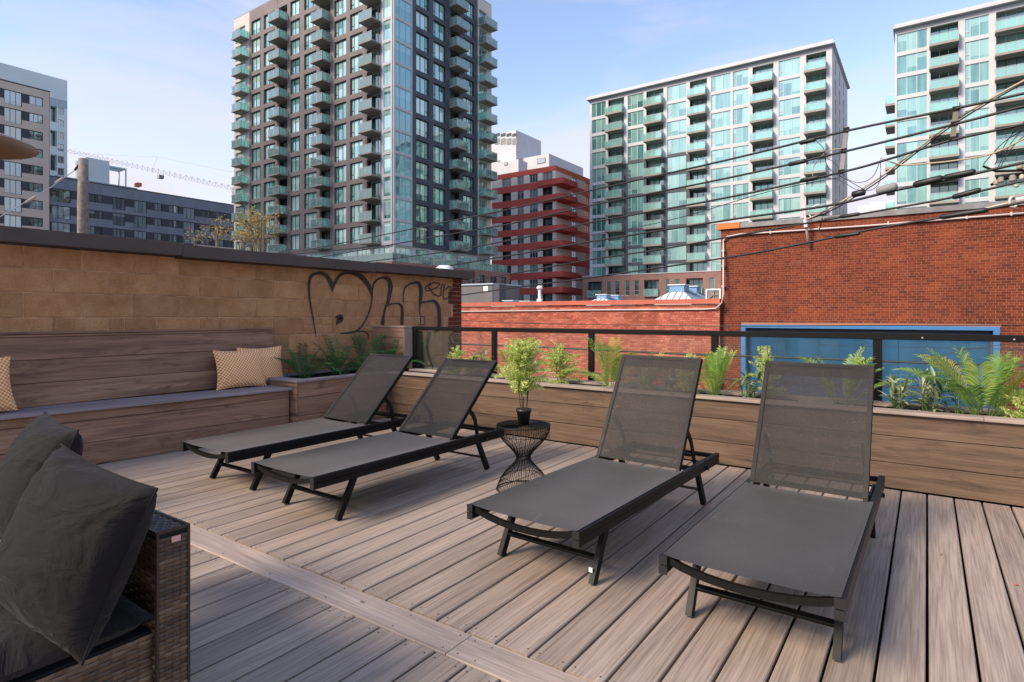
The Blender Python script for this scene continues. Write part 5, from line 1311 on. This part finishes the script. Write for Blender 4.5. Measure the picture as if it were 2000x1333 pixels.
def strap(px, n, L_, label, mat, Y=5.15, w=.014, tone=.4, elev=(.2, 1.2), ns=5):
    t = thing('leafy_plant', label, 'plant', planter_pt(px, Y), 0, GP); st = MB(); tops = []
    for k in range(ns):
        a = 2 * PI * k / ns + random.uniform(-.4, .4); r = random.uniform(.02, .10); h = L_ * random.uniform(.45, .95)
        p0, p1 = Vector((math.cos(a) * .02, math.sin(a) * .02, 0)), Vector((math.cos(a) * r, math.sin(a) * r, h)); tops.append((p0, p1)); st.tube([p0, p0.lerp(p1, .5), p1], [.005, .004, .003], 5, cap=False)
    st.build('stem', 'stem_green', t)
    for s_ in range(n):
        p0, p1 = tops[s_ % ns]; f = 1 - (s_ // ns) / (n / ns) * .8
        az = s_ * 2.4 + random.uniform(-.3, .3); e = random.uniform(*elev) * (.6 + .5 * f)
        d = Vector((math.cos(az) * math.cos(e), math.sin(az) * math.cos(e), math.sin(e))); p = p0.lerp(p1, f); b = MB(); nn_ = 6; l = min(.17, L_ * .5) * random.uniform(.65, 1.05)
        sd = d.cross(Vector((0, 0, 1))).normalized(); vs = []
        for k in range(nn_ + 1):
            q = k / nn_; ww = w * (math.sin(PI * (.08 + .90 * q)) + .04); vs += [p - sd * ww + Vector((0, 0, ww * .4)), p + Vector((0, 0, 0)), p + sd * ww + Vector((0, 0, ww * .4))]
            d = (d + Vector((0, 0, -.22 * q))).normalized(); p = p + d * l / nn_
        tn = min(1, max(0, tone + random.gauss(0, .25)))
        b.add(vs, [(3 * k, 3 * k + 1, 3 * k + 4, 3 * k + 3) for k in range(nn_)], tn)
        b.f += [(3 * k + 1, 3 * k + 2, 3 * k + 5, 3 * k + 4) for k in range(nn_)]; b.t += [min(1, tn + .3)] * nn_
        b.build('leaf', mat, t, True)
    return t
strap(932, 60, .38, 'dense dark strap leaved plant under the second railing post', 'variegated_leaf', w=.008, tone=.25)
fern(918, .26, .10, 3, 'low bright fern tuft among the strap leaves by the second post')
palm(planter_pt(1003), .4, 11, .48, 'yellow green palm hidden behind the potted fern', 'lime_palm_leaf', az0=[2.9, 3.6, .3, 5.9, 1.2, 2.2], tone=.55, ll=.12, elev=(.45, 1.3))
fern(1096, .40, .19, 6, 'feathery bright green fern between wire table and third lounger', 'fern_leaf', dens=1.1)
palm(planter_pt(1192), .5, 15, .53, 'tall palm with golden and lime fronds left of the third lounger', 'lime_palm_leaf', tone=.5, ll=.13, elev=(.6, 1.45), alt='gold_leaf', pairs=24)
palm(planter_pt(1262), .4, 9, .42, 'small golden palm tips showing over the third lounger back', 'lime_palm_leaf', tone=.6, ll=.10, elev=(.8, 1.45), alt='gold_leaf')
strap(1310, 36, .30, 'low dark strap plant seen through the third lounger mesh', 'variegated_leaf', tone=.3)
fern(1345, .36, .18, 5, 'pale fern seen through the third lounger mesh near its right edge')
palm(planter_pt(1396), .5, 13, .46, 'narrow upright lime palm between the third and fourth loungers', 'lime_palm_leaf', tone=.5, ll=.10, elev=(.9, 1.5), pairs=22)
strap(1462, 60, .26, 'small round leaved green plant in front of the blue window frame', 'variegated_leaf', w=.011, tone=.45)
fern(1497, .46, .14, 4, 'yellow plume fern rising above the fourth lounger back', 'fern_leaf')
palm(planter_pt(1643), .5, 13, .52, 'bright palm rising over the fourth lounger next to the rail post', 'lime_palm_leaf', az0=[.4, 1.2, 2.6, .1, 5.8, 3.6], tone=.6, ll=.11, elev=(.8, 1.45), pairs=22)
strap(1755, 64, .30, 'variegated broad leaf plant just right of the fourth lounger', 'variegated_leaf', w=.012, tone=.6)
strap(1810, 84, .36, 'larger variegated broad leaf plant with yellow tips before the blue window', 'variegated_leaf', w=.012, tone=.65, ns=7)
strap(1865, 16, .28, 'low dark trailing leaves at the foot of the big palm', 'palm_leaf', w=.009, tone=.3, elev=(0, .5))
palm(planter_pt(1921), .5, 20, .56, 'biggest palm with long arching fronds at the right end of the planter', 'lime_palm_leaf', az0=[.2, 5.9, 2.9, 3.3, 2.2, 1.1, .7, 4.4], tone=.45, ll=.16, elev=(.72, 1.45), pairs=30, alt='gold_leaf')
fern(1995, .22, .13, 3, 'loose sprig with reddish stems at the right edge of the planter', 'fern_leaf', Y=5.1)

# ================================================================= cushions, sofa, heater
def pillow(name, mat, w, h, T_, label, center, U, V, cat='cushion', grp=None, n=26, seed=1, pinch=.10, ears=.0):
    rnd = random.Random(seed); U = Vector(U).normalized(); V = Vector(V); V = (V - U * V.dot(U)).normalized(); Nn = U.cross(V)
    M = Matrix(((U.x, V.x, Nn.x, center[0]), (U.y, V.y, Nn.y, center[1]), (U.z, V.z, Nn.z, center[2]), (0, 0, 0, 1)))
    ph = [rnd.uniform(0, 6) for _ in range(8)]
    b = MB()
    for sgn in (1, -1):
        o0 = len(b.v)
        for j in range(n + 1):
            for i in range(n + 1):
                u = i / n * 2 - 1; v_ = j / n * 2 - 1
                x = u * (1 - pinch * (1 - v_ * v_)) * w / 2; y = v_ * (1 - pinch * (1 - u * u)) * h / 2
                e = max(0, (1 - u * u)) * max(0, (1 - v_ * v_)); z = T_ / 2 * e ** .42
                r = math.hypot(u, v_); cr_ = 0
                for k, (cx, cy) in enumerate(((1, 1), (-1, 1), (1, -1), (-1, -1))):
                    a = math.atan2(v_ - cy, u - cx); dd = math.hypot(u - cx, v_ - cy); cr_ += math.sin(a * 17 + ph[k]) * math.exp(-((dd - .45) / .33) ** 2)
                z += cr_ * .0075 * (e ** .5) * T_ / .13 + math.sin(u * 3 + ph[4]) * math.cos(v_ * 4 + ph[5]) * .004 * e
                b.v.append((x, y, z * sgn))
        for j in range(n):
            for i in range(n):
                k = o0 + j * (n + 1) + i; q_ = (k, k + 1, k + n + 2, k + n + 1); b.f.append(q_ if sgn > 0 else q_[::-1]); b.t.append(.5)
    me = b.mesh(name, mat, True); o = put(name, me, None, label=label, cat=cat, group=grp); o.matrix_world = M
    o.location = M.to_translation(); o.rotation_euler = M.to_euler()
    sm = MB(); pts = []
    for k in range(4 * n):
        s_, i = divmod(k, n); t_ = i / n * 2 - 1; u, v_ = ((t_, -1), (1, t_), (-t_, 1), (-1, -t_))[s_]
        pts.append(Vector((u * (1 - pinch * (1 - v_ * v_)) * w / 2, v_ * (1 - pinch * (1 - u * u)) * h / 2, 0)))
    pts.append(pts[0]); sm.tube(pts, .0035, 5, cap=False); sm.build('piping', mat, o, True)
    return o
pillow('cushion', 'check_fabric', .52, .40, .15, 'gold checked cushion in front on the bench, left of the pair', (-5.80, 3.40, .665), (0.06, 1, 0), (-.22, 0, 1), grp='gold checked cushions on the bench', seed=3)
pillow('cushion', 'check_fabric', .52, .41, .15, 'gold checked cushion tucked behind its twin next to the planter', (-5.845, 3.665, .672), (0.0, 1, .0), (-.15, 0, 1), grp='gold checked cushions on the bench', seed=5)
pillow('cushion', 'check_fabric', .50, .42, .15, 'gold checked cushion cut off by the left edge, on the bench', (-5.80, 1.30, .675), (0.0, 1, .06), (-.2, 0, 1), grp='gold checked cushions on the bench', seed=8)

sf = thing('wicker_sofa', 'brown wicker sofa with grey seat cushion at the lower left corner', 'sofa')
def weave(x0, x1, z0, z1, M, px=.033, pz=.0125, seed=2):
    r_ = random.Random(seed); b = MB(); nr_ = int((z1 - z0) / pz); nc_ = max(1, int(round((x1 - x0) / px))); pw = (x1 - x0) / nc_
    for j in range(nr_):
        band = .42 + .16 * math.sin(j * .7 + seed) + r_.uniform(-.12, .12)
        for i in range(nc_):
            u0 = x0 + i * pw; out_ = .0075 if (i + j) % 2 else .0005; z_ = z0 + j * pz; tn = min(1, max(0, band + r_.uniform(-.14, .14)))
            vs = []
            for k, (fu, fo) in enumerate(((-.10, -.002), (.2, .6), (.5, 1), (.8, .6), (1.10, -.002))):
                yy = out_ * fo if fo > 0 else -.002
                for zz, inn in ((z_ + .0004, .25), (z_ + pz * .5, 1), (z_ + pz - .0004, .25)): vs.append(M @ Vector((u0 + fu * pw, -(yy * inn + .001 * inn), zz)))
            b.add(vs, [(3 * k + a, 3 * k + 3 + a, 3 * k + 4 + a, 3 * k + 1 + a) for k in range(4) for a in (0, 1)], tn)
    return b
AX0, AX1, AY0, AY1, AZ = -2.55, -1.755, .785, .870, .605
def plane_frame(o, xd, yd): # local x -> xd, local y(in) -> yd
    o, xd, yd = Vector(o), Vector(xd), Vector(yd); zd = xd.cross(yd)
    return Matrix(((xd.x, yd.x, zd.x, o.x), (xd.y, yd.y, zd.y, o.y), (xd.z, yd.z, zd.z, o.z), (0, 0, 0, 1)))
b = MB(); b.box(AX0, AX1 - .003, AY0 + .003, AY1 - .003, .04, AZ - .003); b.build('arm_core', 'gap_dark', sf)
b = weave(AY0, AY1, .05, AZ - .01, plane_frame((AX1, 0, 0), (0, 1, 0), (-1, 0, 0)), .0215); b.build('wicker_weave', 'wicker', sf, True, kind='stuff')
b = weave(AX0, AX1, .05, AZ - .01, plane_frame((0, AY0, 0), (1, 0, 0), (0, 1, 0)), .033, seed=4); b.build('wicker_weave', 'wicker', sf, True, kind='stuff')
b = weave(-AX1, -AX0, .05, AZ - .01, plane_frame((0, AY1, 0), (-1, 0, 0), (0, -1, 0)), .033, seed=6); b.build('wicker_weave', 'wicker', sf, True, kind='stuff')
b = weave(AX0, AX1, 0, AY1 - AY0, plane_frame((0, AY0, AZ), (1, 0, 0), (0, 0, -1)), .020, seed=9); b.build('wicker_weave', 'wicker', sf, True, kind='stuff')
b = MB(); b.tube([(AX0, AY1, AZ), (AX1, AY1, AZ), (AX1, AY0, AZ), (AX0, AY0, AZ)], .006, 6); b.tube([(AX1, AY1, AZ), (AX1, AY1, .04)], .006, 6); b.tube([(AX1, AY0, AZ), (AX1, AY0, .04)], .006, 6); b.build('arm_edging', 'wicker', sf)
b = MB(); b.box(AX1 + .006, AX1 + .008, AY0 + .035, AY0 + .060, AZ - .034, AZ - .018); b.build('tag', 'tag_pink', sf)
b = MB(); b.box(AX0, AX1 - .028, -.6, AY0 - .003, .05, .33); b.build('base', 'gap_dark', sf)
b = weave(-.6, AY0 - .004, .05, .335, plane_frame((AX1 - .02, 0, 0), (0, 1, 0), (-1, 0, 0)), .033, seed=12); b.build('wicker_weave', 'wicker', sf, True, kind='stuff')
b = MB(); n = 18; x0, x1, y0, y1 = AX0 + .05, AX1 + .0, -.55, AY0 - .01
def cush(x0, x1, y0, y1, z0, z1, name='seat_cushion'):
    b = MB(); nx, ny = 14, 20
    for sgn in (1, -1):
        o0 = len(b.v)
        for j in range(ny + 1):
            for i in range(nx + 1):
                u = i / nx * 2 - 1; v_ = j / ny * 2 - 1; ru = (1 - abs(u) ** 10); rv_ = (1 - abs(v_) ** 14); z = (z0 + z1) / 2 + sgn * (z1 - z0) / 2 * (ru * rv_) ** .35 * (1 + .05 * (1 - u * u) * (1 - v_ * v_))
                b.v.append(((x0 + x1) / 2 + u * (x1 - x0) / 2, (y0 + y1) / 2 + v_ * (y1 - y0) / 2, z))
        for j in range(ny):
            for i in range(nx): k = o0 + j * (nx + 1) + i; q_ = (k, k + 1, k + nx + 2, k + nx + 1); b.f.append(q_ if sgn > 0 else q_[::-1]); b.t.append(.5)
    return b.build(name, 'cushion_grey', sf, True)
cush(AX0 + .05, AX1 + .012, .10, AY0 - .008, .337, .425); cush(AX0 + .05, AX1 + .012, -.58, .094, .337, .425)
TL, TR, BR_, BL = Vector((-2.17, .70, .80)), Vector((-1.755, .76, .735)), Vector((-1.56, .56, .42)), Vector((-1.98, .50, .47))
cc_ = (TL + TR + BR_ + BL) / 4
pillow('cushion', 'cushion_grey', .465, .43, .22, 'large dark grey cushion leaning on the wicker sofa arm', cc_ + Vector((-.035, 0, -.012)), (TR - TL), (-.06, .12, .36), grp='dark grey sofa cushions', seed=11, pinch=.06)
pillow('cushion', 'cushion_grey', .48, .46, .21, 'dark grey cushion further back at the left edge of the sofa', cc_ + Vector((-.90, .17, -.015)), (TR - TL) + Vector((0, -.1, .05)), (-.06, .14, .36), grp='dark grey sofa cushions', seed=14, pinch=.06)
ht = thing('patio_heater', 'patio heater with bronze dome reflector poking in at the left edge', 'heater', (-4.47, .90, 0))
b = MB(); b.lathe([(.40, 2.185), (.40, 2.190), (.34, 2.215), (.2, 2.25), (.05, 2.27), (.001, 2.27)], 40); b.lathe([(.398, 2.184), (.33, 2.208), (.2, 2.243), (.05, 2.262), (.001, 2.262)], 40); b.build('reflector', 'heater_dome', ht, True)
b = MB(); b.lathe([(.09, 1.85), (.09, 2.1), (.05, 2.12), (.05, 2.25)], 16); b.build('burner', 'galvanized', ht, True)
b = MB(); b.tube([(0, 0, .5), (0, 0, 1.86)], .03, 10); b.build('pole', 'heater_dome', ht, True)
b = MB(); b.lathe([(.23, 0), (.23, .03), (.19, .05), (.16, .75), (.03, .80)], 24); b.build('base', 'heater_dome', ht, True)

# small debris on the deck
for i, (x, y, mt, lb) in enumerate(((1986, 1143, 'coping_red', 'tiny curled red leaf lying on the deck at the right edge'), (1838, 1083, 'bark', 'tiny brown leaf scrap on the deck right of the nearest lounger'), (706, 1176, 'bark', 'tiny dry leaf scrap on the deck below the border board'))):
    p = onz(x, y, .004); b = MB(); b.add([(-.010, -.004, 0), (.0, -.007, .004), (.012, .0, .001), (.002, .006, .005), (-.008, .004, .002)], [(0, 1, 2, 3, 4)])
    b.build('fallen_leaf', mt, None, loc=p, rot=(0, 0, i * 1.3), label=lb, cat='leaf')
